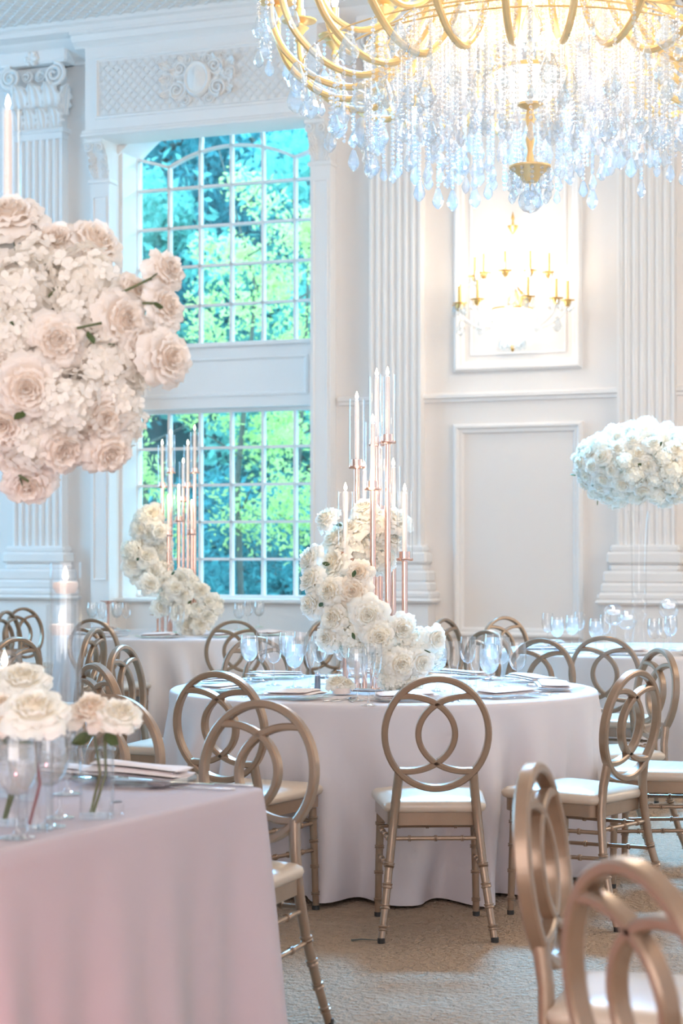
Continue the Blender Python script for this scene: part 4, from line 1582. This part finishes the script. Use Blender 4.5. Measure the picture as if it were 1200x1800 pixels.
# gold stands on the window table
for x, y0_, y1_, lab in [(190, 1085, 1056, 'small gold pedestal cup on the window table'), (277, 1118, 1080, 'slim gold candle stick on the window table')]:
    b = on_table(x, 1112)
    hh = (1112 - y1_) * b.y / F
    t = thing('gold_stand', lab, 'candle holder', b + Vector((0, 0, .001)))
    part('foot', MB().lathe([(0, 0), (.045, 0), (.045, .006), (.012, .014), (.009, .02)], 16), M['rosegold'], t)
    part('stem', MB().lathe([(.009, .02), (.008, hh * .5), (.01, hh - .03)], 12), M['rosegold'], t)
    part('dish', MB().lathe([(.01, hh - .03), (.03, hh - .012), (.06, hh - .004), (.062, hh), (0, hh)], 18), M['rosegold'], t)

# ------------------------------------------------------------------ the long table's things
def cylinder_vase(label, x, d, h, level, r=.04):
    p = P(x, 0, d)
    t = thing('cylinder_vase', label, 'vase', (p.x, d, TH + .001), 0, 'floating candle cylinders')
    part('vase_glass', MB().lathe([(0, .002), (r, .002), (r, h), (r - .003, h), (r - .003, .012), (0, .012)], 26, cap=False), M['glass'], t)
    part('water', MB().lathe([(0, .013), (r - .0035, .013), (r - .0035, level), (0, level)], 22), M['water'], t)
    c = part('floating_candle', MB().lathe([(0, level - .016), (r * .62, level - .014), (r * .82, level + .002), (r * .80, level + .014), (0, level + .016)], 18), M['wax'], t)
    link('flame', FLAME, c, (0, 0, level + .018))


cylinder_vase('tall glass cylinder with a candle floating near its rim', 115, 4.60, .552, .488)
cylinder_vase('shorter glass cylinder with floating candle behind the tall one', 108, 4.78, .44, .375)
cylinder_vase('low glass cylinder with glowing candle among the cream roses', 8, 4.30, .345, .29)


def bud_vase(label, x, y, h, blooms, r=.038, stemm='stem'):
    p = on_table(x, y)
    t = thing('bud_vase', label, 'vase', p + Vector((0, 0, .001)), 0, 'bud vases with roses')
    part('vase_glass', MB().lathe([(0, .002), (r, .002), (r, h), (r - .002, h), (r - .002, .010), (0, .010)], 24, cap=False), M['glass'], t)
    part('water', MB().lathe([(0, .011), (r - .003, .011), (r - .003, h * .78), (0, h * .78)], 20), M['water'], t)
    for dx, dy, dz, dia, km in blooms:
        st = MB().tube([(dx * .1 - .012, dy * .1, .014), (dx * .2 + .01, dy * .1, h * .5), (dx * .35, dy * .3, h * .9), (dx, dy, dz - .02)], .0032, 7)
        part('stem', st, M[stemm], t)
        link('rose', FR.choice(ROSES[km]), t, (dx, dy, dz), quat=Vector((dx * 5 + .1, -.55, .9)).normalized().to_track_quat('Z', 'Y'), scale=dia)
        leafy(t, (p.x + dx * .4, p.y - .02, TH + h * .95), (.6 if dx > 0 else -.6, -.4, -.3), .05, p)


bud_vase('glass bud vase with cream rose at the edge of the long table', 170, 1440, .195, [(-.012, 0, .228, .115, 'rosep'), (.050, -.01, .222, .095, 'rose')])
bud_vase('glass bud vase with blurred cream rose beside the goblets', 62, 1462, .195, [(.0, -.01, .245, .12, 'rose')], stemm='stemd')
bud_vase('glass bud vase cut by the picture edge on the long table', 18, 1452, .18, [(-.02, 0, .235, .12, 'rosep'), (.02, .03, .215, .10, 'rose')])
bud_vase('glass bud vase behind the others near the glowing candle', 40, 1408, .21, [(.0, 0, .275, .11, 'rose'), (-.05, .02, .255, .10, 'rosew')])
for kind, x, y, lab in [('goblet', 84, 1456, 'large goblet between the bud vases on the long table'), ('wine', 118, 1398, 'wine glass in front of the tall candle cylinder'), ('flute', 105, 1440, 'flute beside the large goblet on the long table'), ('goblet', 30, 1475, 'goblet closest to the picture edge on the long table')]:
    stem_glass(kind, on_table(x, y) + Vector((0, 0, .0015)), lab, 'stemware on the long table')
rzl = math.atan2(E2.y, E2.x)
p = on_table(236, 1377)
o = link('charger_plate', CHARGER, None, p + Vector((0, 0, .0005)), (0, 0, rzl))
tag(o, 'clear glass charger under the napkin on the long table', 'plate')
o = link('napkin', NAP, None, p + Vector((0.01, 0, .0135)), (0, 0, rzl + .15))
o.scale = (1.05, 1.05, 1.6)
tag(o, 'thick folded blush napkin on the long table', 'napkin')
p = on_table(140, 1362)
o = link('napkin', NAP, None, p + Vector((0, 0, .0005)), (0, 0, rzl + .1))
tag(o, 'folded napkin behind the bud vase on the long table', 'napkin')
p = on_table(333, 1388)
o = link('spoon', SPOON, None, p + Vector((0, 0, .001)), (0, 0, R(78)))
o.scale = (1.15, 1.15, 1.6)
tag(o, 'steel soup spoon near the corner of the long table', 'spoon')
p = on_table(352, 1386)
o = link('knife', KNIFE, None, p + Vector((0.02, 0.06, .001)), (0, 0, R(70)))
tag(o, 'steel knife beside the soup spoon on the long table', 'knife')
p = on_table(205, 1432)
t = thing('salt_cellar', 'tiny square glass salt cellar near the bud vase', 'salt cellar', p + Vector((0, 0, .001)), .4)
part('cellar_glass', MB().box(-.014, .014, -.014, .014, 0, .026, .003), M['plate'], t)
part('salt', MB().box(-.010, .010, -.010, .010, .026, .029, .001), M['pewter'], t)

# ---- big arrangement on a tall stand, its petals tinted as if warmly lit
SB = Vector((-1.05, 4.66, TH + .001))
t = thing('flower_stand', 'slim rose-gold stand holding up the large warm-light tinted arrangement', 'flower stand', SB)
part('base_plate', MB().lathe([(0, 0), (.14, 0), (.144, .004), (.14, .012), (0, .012)], 32), M['mirror'], t)
for dx in (-.04, .04):
    part('pole', MB().lathe([(.010, .012), (.010, .80)], 12, (dx, 0, 0)), M['rosegold'], t)
part('holder', MB().lathe([(0, .80), (.12, .80), (.13, .81), (.13, .83), (0, .83)], 24), M['rosegold'], t)
b_ = thing('large_arrangement', 'large cloud of warm-light tinted garden roses and hydrangeas beside the camera', 'flowers', (SB.x, SB.y, 1.55))
base = (SB.x, SB.y, 1.55)
BIG = [('rose_warmlit', 20, 388, 4.62, 82), ('rose_warmlit', -20, 420, 4.66, 80), ('rose_warmlit', 95, 440, 4.60, 96), ('rose_warmlit', 163, 432, 4.62, 78), ('hyd_warmlit', 150, 500, 4.52, 112), ('hyd_warmlit', 40, 520, 4.48, 115), ('rose_warmlit', 100, 600, 4.38, 92), ('hyd_warmlit', 20, 600, 4.42, 100),
       ('rose_warmlit', 212, 565, 4.46, 88), ('rose_warmlit', 232, 515, 4.52, 62), ('rose_warmlit', 288, 478, 4.50, 68), ('rose_warmlit', 288, 540, 4.50, 56), ('rose_warmlit', 248, 610, 4.48, 72), ('rose_warmlit', 290, 630, 4.46, 72), ('hyd_warmlit', 180, 640, 4.46, 100), ('rose_warmlit', 48, 680, 4.36, 96),
       ('hyd_warmlit', 120, 715, 4.40, 110), ('rose_warmlit', 178, 730, 4.42, 84), ('hyd_warmlit', 200, 700, 4.46, 90), ('rose_warmlit', 10, 740, 4.40, 90), ('hyd_warmlit', 60, 770, 4.44, 100), ('rose_warmlit', 110, 785, 4.42, 84), ('rose_warmlit', 188, 792, 4.44, 78), ('rose_warmlit', 45, 800, 4.46, 84),
       ('rose_warmlit', 50, 848, 4.48, 64), ('rose_warmlit', 0, 660, 4.40, 84), ('hyd_warmlit', 90, 660, 4.46, 96), ('hyd_warmlit', 75, 470, 4.58, 96), ('rose_warmlit', 195, 690, 4.50, 90), ('hyd_warmlit', 140, 570, 4.50, 96), ('hyd_warmlit', 220, 660, 4.52, 70), ('hyd_warmlit', -10, 560, 4.52, 110),
       ('hyd_warmlit', 100, 540, 4.60, 110), ('hyd_warmlit', 60, 620, 4.56, 120), ('hyd_warmlit', 130, 660, 4.58, 110), ('hyd_warmlit', 30, 700, 4.56, 120), ('rose_warmlit', -40, 500, 4.5, 90), ('rose_warmlit', -50, 620, 4.45, 95), ('hyd_warmlit', -60, 700, 4.5, 110), ('rose_warmlit', -60, 780, 4.5, 90),
       ('rose_warmlit', -90, 560, 4.6, 90), ('hyd_warmlit', -110, 640, 4.6, 110), ('rose_warmlit', -130, 720, 4.6, 90), ('rose_warmlit', -100, 460, 4.66, 85), ('hyd_warmlit', 215, 745, 4.5, 66), ('hyd_warmlit', 205, 590, 4.56, 80), ('rose_warmlit', 60, 420, 4.7, 70), ('hyd_warmlit', 150, 770, 4.5, 80), ('rose_warmlit', 120, 470, 4.66, 84)]
bc = P(70, 620, 4.72)
for kind, x, y, d, dia in BIG:
    p = P(x, y, d)
    dv = p - bc
    flower(b_, kind, p, (dv.x + .04, dv.y - .12, dv.z * .8), dia * 1.28 * d / F, base)
part('foam', MB().lathe([(0, -.25), (.16, -.2), (.25, -.05), (.25, .1), (.16, .22), (0, .25)], 18), M['leaf'], b_, loc=P(30, 620, 4.72) - Vector(base))
for pts in ([(25, 415, 4.58), (28, 445, 4.58), (31, 465, 4.58)], [(214, 514, 4.46), (240, 502, 4.46), (266, 489, 4.45)], [(84, 522, 4.46), (103, 505, 4.46)], [(135, 577, 4.36), (158, 572, 4.36), (178, 568, 4.38)], [(250, 533, 4.46), (268, 533, 4.46), (276, 541, 4.46)], [(33, 835, 4.44), (50, 846, 4.43)]):
    part('stem', MB().tube([P(*q) - Vector(base) for q in pts], .0034, 7), M['stem'], b_)
for x, y, d, dx, dz, s in [(262, 490, 4.44, .4, .3, .035), (268, 534, 4.44, .5, -.3, .04), (155, 582, 4.36, .3, -.4, .05), (70, 470, 4.5, .5, .3, .04), (45, 722, 4.34, -.4, -.5, .05), (190, 605, 4.4, .5, -.2, .03), (35, 838, 4.43, .3, -.4, .04), (20, 575, 4.35, .2, .3, .03)]:
    leafy(b_, P(x, y, d + .015), (dx, -.4, dz), s * .85, base)
# taper in a glass chimney rising out of the arrangement
hp = P(14, 372, 4.70) - Vector(base)
hh = hp.z
tp = part('taper_pole', MB().lathe([(.010, hh - .30), (.010, hh)], 12, (hp.x, hp.y, 0)), M['rosegold'], b_)
part('cup', MB().lathe([(.010, hh - .01), (.036, hh - .008), (.036, hh + .004), (.022, hh + .006), (.022, hh + .03), (0, hh + .03)], 20, (hp.x, hp.y, 0)), M['rosegold'], tp)
part('glass_chimney', MB().lathe([(.0345, hh + .004), (.0345, hh + .262), (.0325, hh + .262), (.0325, hh + .006)], 22, (hp.x, hp.y, 0), cap=False), M['glass'], tp)
part('taper_candle', MB().lathe([(.0115, hh + .01), (.0105, hh + .24), (.009, hh + .262), (.003, hh + .266)], 12, (hp.x, hp.y, 0)), M['wax'], tp)
link('flame', FLAME, tp, (hp.x, hp.y, hh + .267))


# ------------------------------------------------------------------ crystal chandelier
KX, KY = 0.88, 8.5
CH = thing('chandelier', 'large gilded chandelier with scrolling arms and curtains of crystal strands', 'chandelier', (KX, KY, 0))
CR = random.Random(5)


def crystal_drop(L, w, m, n=8):
    return MB().lathe([(0, 0), (w * .22, -L * .08), (w * .5, -L * .42), (w * .62, -L * .62), (w * .5, -L * .80), (w * .2, -L * .95), (0, -L)], n).mesh('crystal_drop', m, False)


def strand_mesh(nb, step, r):
    mb = MB()
    for i in range(nb):
        z = -step * (i + .5)
        mb.lathe([(0, r * .95), (r * .75, r * .62), (r, 0), (r * .75, -r * .62), (0, -r * .95)], 7, (0, 0, z))
    mb.tube([(0, 0, 0), (0, 0, -step * nb)], .0011, 4)
    return mb.mesh('bead_strand', M['crystal'], False), nb * step


STEP = .0225
STR = {}


def strand(r, a, ztop, length, drop):
    nb = max(2, int(round(length / STEP)))
    if nb not in STR:
        STR[nb] = strand_mesh(nb, STEP, .0100)
    me, L = STR[nb]
    s = link('bead_strand', me, CH, (r * math.cos(a), r * math.sin(a), ztop), (0, 0, CR.uniform(0, 6)))
    if drop is not None:
        link('crystal_drop', drop, s, (0, 0, -L))
    return s


DROPS = [crystal_drop(.085, .040, M['drop']), crystal_drop(.11, .050, M['drop']), crystal_drop(.07, .032, M['drop'])]
BIGD = crystal_drop(.15, .075, M['drop'], 10)


def hoop(name, r, z, t, m='gilt', parent=CH):
    pts = [(r * math.cos(2 * math.pi * i / 64), r * math.sin(2 * math.pi * i / 64), z) for i in range(64)]
    return part(name, MB().tube(pts, t, 6, closed=True), M[m], parent)


# body: stem to the ceiling, corona, drum
part('chain_rod', MB().lathe([(.02, 4.75), (.02, 6.12)], 12), M['gilt'], CH)
part('ceiling_rose', MB().lathe([(.03, 6.06), (.09, 6.09), (.20, 6.15), (.24, 6.195), (0, 6.199)], 28), M['gilt'], CH)
part('crown', MB().lathe([(.10, 4.75), (.13, 4.62), (.10, 4.52), (.20, 4.45), (.24, 4.38), (.18, 4.30), (.20, 4.2), (.32, 4.12), (.42, 4.05), (.45, 4.0)], 32), M['gilt'], CH)
part('drum', MB().lathe([(.45, 4.0), (.47, 3.985), (.465, 3.965), (.455, 3.95), (.455, 3.885), (.47, 3.875), (.465, 3.86), (.45, 3.855), (.44, 3.87), (.44, 4.0)], 48, cap=False), M['gilt'], CH)
for k in range(20):
    a = 2 * math.pi * k / 20
    part('drum_stud', MB().lathe([(0, .012), (.010, .008), (.014, 0)], 8).xf(Matrix.Translation((.458 * math.cos(a), .458 * math.sin(a), 3.917)) @ Matrix.Rotation(a, 4, 'Z') @ Matrix.Rotation(R(90), 4, 'Y')), M['gilt'], CH)


# arms
def bez(pts, n=26):
    out = []
    for i in range(n + 1):
        t = i / n
        q = [Vector(p) for p in pts]
        while len(q) > 1:
            q = [q[k].lerp(q[k + 1], t) for k in range(len(q) - 1)]
        out.append(q[0])
    return out


def smooth_path(ctrl, per=6):
    """Catmull-Rom through control points"""
    c = [Vector(p) for p in ctrl]
    c = [c[0] * 2 - c[1]] + c + [c[-1] * 2 - c[-2]]
    out = []
    for i in range(1, len(c) - 2):
        for k in range(per):
            t = k / per
            out.append(.5 * ((2 * c[i]) + (-c[i - 1] + c[i + 1]) * t + (2 * c[i - 1] - 5 * c[i] + 4 * c[i + 1] - c[i + 2]) * t * t + (-c[i - 1] + 3 * c[i] - 3 * c[i + 1] + c[i + 2]) * t ** 3))
    out.append(c[-2])
    return out


arm_pts = smooth_path([(.44, 0, 3.99), (.52, 0, 3.82), (.64, 0, 3.62), (.80, 0, 3.51), (.98, 0, 3.535), (1.13, 0, 3.65), (1.20, 0, 3.78), (1.215, 0, 3.90)])
arm_me = MB().tube(arm_pts, .0165, 8).mesh('arm', M['gilt'])
arm2_pts = smooth_path([(.44, 0, 4.03), (.55, 0, 3.94), (.68, 0, 3.79), (.82, 0, 3.74), (.94, 0, 3.80), (1.0, 0, 3.92), (1.0, 0, 4.06)])
arm2_me = MB().tube(arm2_pts, .0145, 8).mesh('arm', M['gilt'])
cup_me = MB().lathe([(.012, -.10), (.022, -.085), (.014, -.06), (.034, -.035), (.05, -.02), (.018, -.008), (.02, 0), (.085, .012), (.088, .018), (.03, .016), (.028, .07), (.02, .075), (.02, .16), (0, .16)], 16).mesh('candle_cup', M['gilt'])
bulb_me = MB().lathe([(0, .16), (.012, .165), (.018, .19), (.012, .22), (0, .25)], 10).mesh('bulb', M['bulb'])
NA = 24
for k in range(NA):
    a = 2 * math.pi * (k + .25) / NA
    ar = link('arm', arm_me, CH, (0, 0, 0), (0, 0, a))
    link('candle_cup', cup_me, ar, (1.215, 0, 3.97))
    link('bulb', bulb_me, ar, (1.215, 0, 3.97))
    if k % 2 == 0:
        a2 = a + math.pi / NA
        ar = link('arm', arm2_me, CH, (0, 0, 0), (0, 0, a2))
        link('candle_cup', cup_me, ar, (1.0, 0, 4.13))
        link('bulb', bulb_me, ar, (1.0, 0, 4.13))
# hoops that carry the strands
for r, z, t in ((.62, 3.80, .004), (.77, 3.70, .0045), (.92, 3.62, .0045), (1.06, 3.62, .004)):
    hoop('strand_hoop', r, z, t)
# strands: ring radius, top, number, bottom, drop
for r, zt_, n, zb_, di in ((.62, 3.80, 60, 3.20, 0), (.77, 3.70, 72, 3.16, 1), (.92, 3.62, 50, 3.28, 1), (1.06, 3.62, 30, 3.40, 0)):
    for i in range(n):
        a = 2 * math.pi * (i + CR.uniform(-.25, .25)) / n
        L = (zt_ - zb_) * CR.choice([.62, .8, .95, 1.0, 1.04, 1.08]) - .07
        strand(r + CR.uniform(-.015, .015), a, zt_, L, DROPS[CR.choice([di, 0, 2])] if CR.random() < (.6 if r < .8 else .9) else None)
cur = MB()
for r, n, zt_, zb_ in ((.45, 56, 3.855, 3.30), (.52, 44, 3.84, 3.26), (.36, 34, 3.83, 3.32)):
    for i in range(n):
        a = 2 * math.pi * (i + CR.uniform(-.2, .2)) / n
        z = zt_
        zend = zb_ + CR.uniform(-.06, .16)
        while z > zend:
            cur.lathe([(0, .0095), (.0085, .005), (.0085, -.005), (0, -.0095)], 6, (r * math.cos(a), r * math.sin(a), z))
            z -= STEP
        cur.lathe([(0, 0), (.009, -.008), (.022, -.05), (.014, -.075), (0, -.09)], 7, (r * math.cos(a), r * math.sin(a), z + .008))
o = part('bead_curtain', cur, M['crystal'], CH, smooth=False)
o['kind'] = 'stuff'
for k in range(NA):                      # under every cup: a short strand and a large pendant
    a = 2 * math.pi * (k + .25) / NA
    for da, L, dr in ((.02, .14, DROPS[1]), (-.045, .22, DROPS[0])):
        strand(1.265, a + da, 3.955, L + CR.uniform(-.03, .05), dr)
    link('pendant', BIGD, CH, (1.10 * math.cos(a + .1), 1.10 * math.sin(a + .1), 3.60 + CR.uniform(-.04, .04)), (0, 0, CR.uniform(0, 6)))
for k in range(18):                      # pendants hung in the middle of the curtain
    a = 2 * math.pi * (k + .5) / 18
    link('pendant', BIGD, CH, (.80 * math.cos(a), .80 * math.sin(a), 3.515 - .05 * (k % 3)), (0, 0, CR.uniform(0, 6)))
# swags of beads under the drum
for k in range(24):
    a0, a1 = 2 * math.pi * k / 24, 2 * math.pi * (k + 1) / 24
    mb = MB()
    for i in range(9):
        t = (i + .5) / 9
        a = a0 + (a1 - a0) * t
        mb.lathe([(0, .010), (.0085, .006), (.011, 0), (.0085, -.006), (0, -.010)], 7, (.475 * math.cos(a), .475 * math.sin(a), 3.86 - .035 * math.sin(math.pi * t)))
    part('bead_swag', mb, M['crystal'], CH, smooth=False)
# glowing bowl, lower stem, dish and ball
part('bowl_rim', MB().lathe([(.165, 3.585), (.178, 3.58), (.178, 3.60), (.165, 3.60)], 40, cap=False), M['gilt'], CH)
part('glass_bowl', MB().lathe([(.02, 3.44), (.09, 3.455), (.14, 3.50), (.165, 3.56), (.168, 3.585)], 32, cap=False), M['bowl'], CH)
part('bowl_cap', MB().lathe([(0, 3.41), (.02, 3.415), (.06, 3.432), (.062, 3.442), (0, 3.45)], 24), M['gilt'], CH)
part('lower_stem', MB().lathe([(.012, 3.15), (.020, 3.18), (.012, 3.22), (.022, 3.27), (.012, 3.32), (.024, 3.37), (.014, 3.42)], 14), M['gilt'], CH)
part('finial_dish', MB().lathe([(.0, 3.07), (.035, 3.075), (.05, 3.10), (.088, 3.135), (.098, 3.142), (.098, 3.150), (0, 3.155)], 28), M['gilt'], CH)
part('inner_stem', MB().lathe([(.014, 3.58), (.014, 4.3)], 10), M['gilt'], CH)
part('crystal_ball', MB().lathe([(0, -.056), (.03, -.047), (.049, -.028), (.056, 0), (.049, .028), (.03, .047), (0, .056)], 14, (0, 0, 2.985)), M['drop'], CH, smooth=False)
part('ball_pin', MB().lathe([(.004, 3.035), (.004, 3.08)], 6), M['gilt'], CH)
for k in range(12):
    a = 2 * math.pi * k / 12
    strand(.092, a, 3.14, .05 + .045 * (k % 2), DROPS[2])
for k in range(10):
    a = 2 * math.pi * k / 10
    b = link('inner_bulb', bulb_me, CH, (.27 * math.cos(a), .27 * math.sin(a), 3.60 + .08 * (k % 2)))
light('chandelier_core_light', 'POINT', (KX, KY, 3.66), 70, (1.0, 0.78, 0.54), 0.16)
light('chandelier_crown_light', 'POINT', (KX, KY, 4.25), 330, (1.0, 0.74, 0.46), 0.5)

# ------------------------------------------------------------------ crystal wall sconce
SC = thing('wall_sconce', 'crystal wall sconce with gold candle tubes on the upper panel', 'sconce')
SC.matrix_world = WM @ Matrix.Translation((1.615, 0, 0))
part('back_plate', MB().lathe([(0, .05), (.05, .045), (.085, .02), (.10, .0)], 24, sy=1.9).xf(Matrix.Translation((0, 0, 3.45)) @ Matrix.Rotation(R(90), 4, 'X')), M['gold'], SC)
part('column', MB().lathe([(.018, 3.18), (.05, 3.24), (.02, 3.30), (.03, 3.40), (.055, 3.47), (.02, 3.55), (.028, 3.66), (.045, 3.72), (.018, 3.80), (.014, 4.0), (.02, 4.05), (0, 4.15)], 14, (0, -.16, 0)), M['crystal'], SC, smooth=False)
part('finial', MB().lathe([(0, 4.06), (.012, 4.07), (.045, 4.125), (.048, 4.135), (.012, 4.14), (.009, 4.18), (.016, 4.20), (0, 4.26)], 14, (0, -.16, 0)), M['gold'], SC)
part('bracket', MB().tube([(0, 0, 3.45), (0, -.08, 3.42), (0, -.16, 3.45)], .014, 8), M['gold'], SC)
part('dish_rim', MB().lathe([(.13, 3.415), (.17, 3.42), (.175, 3.43), (.13, 3.43)], 28, (0, -.17, 0), cap=False), M['gold'], SC)
part('lit_basket', MB().lathe([(.0, 3.12), (.06, 3.14), (.12, 3.20), (.155, 3.30), (.165, 3.415)], 24, (0, -.17, 0), cap=False), M['bowl'], SC)
part('basket_knob', MB().lathe([(0, 3.06), (.014, 3.075), (.02, 3.10), (.010, 3.125)], 12, (0, -.17, 0)), M['gold'], SC)
scup = MB().lathe([(0, -.05), (.018, -.045), (.03, -.02), (.032, -.004), (.06, .0), (.062, .006), (.012, .008)], 18).mesh('bobeche', M['gold'])
stub = MB().lathe([(.012, .006), (.010, .17), (0, .172)], 12).mesh('candle_tube', M['gold'])
sbulb = MB().lathe([(0, .172), (.012, .18), (.017, .20), (.011, .23), (0, .26)], 10).mesh('bulb', M['bulb'])
sdrop = crystal_drop(.09, .04, M['drop'])
for rr, zc_, zs_, angs in ((.48, 3.475, 3.36, (-80, -62, -27, 27, 60, 82)), (.34, 3.715, 3.62, (-72, -36, 0, 36, 72))):
    for an in angs:
        a = R(an)
        ex, ey = rr * math.sin(a), -.10 - rr * math.cos(a) * .9
        mid = (ex * .5, -.16 + (ey + .16) * .5, zs_ - .10)
        ap = smooth_path([(0, -.16, zs_ + .05), mid, (ex * .9, -.16 + (ey + .16) * .9, zs_ - .02), (ex, ey, zc_ - .05)], 6)
        ar = part('arm', MB().tube(ap, .009, 7), M['crystal'], SC)
        link('bobeche', scup, ar, (ex, ey, zc_))
        link('candle_tube', stub, ar, (ex, ey, zc_))
        link('bulb', sbulb, ar, (ex, ey, zc_))
        for q in range(3):
            b = q * 2.1 + a
            link('crystal_drop', sdrop, ar, (ex + .05 * math.cos(b), ey + .05 * math.sin(b), zc_ - .004))
for k in range(16):
    a = 2 * math.pi * k / 16
    link('crystal_drop', sdrop, SC, (.172 * math.cos(a), -.17 + .172 * math.sin(a), 3.41))
    link('crystal_drop', sdrop, SC, (.10 * math.cos(a), -.17 + .10 * math.sin(a), 3.19 - .02 * (k % 2)))
for dx in (-.42, -.25, .25, .42):
    link('pendant', BIGD, SC, (dx, -.30, 3.33), scale=.9)
light('sconce_light', 'POINT', WM @ Vector((1.615, -.42, 3.78)), 19, (1.0, 0.88, 0.74), 0.22)
light('sconce_basket_light', 'POINT', WM @ Vector((1.615, -.40, 3.28)), 8, (1.0, 0.88, 0.74), 0.12)

# a bit of twig dropped on the carpet
tw = P(640, 1654, 6.285)
o = link('twig', MB().tube([(-.045, 0, .004), (-.01, .006, .006), (.045, .002, .004)], [.0035, .0025, .0012], 6).mesh('twig', M['bark']), None, (tw.x, tw.y, 0))
tag(o, 'tiny dark twig lying on the carpet near the table', 'twig')
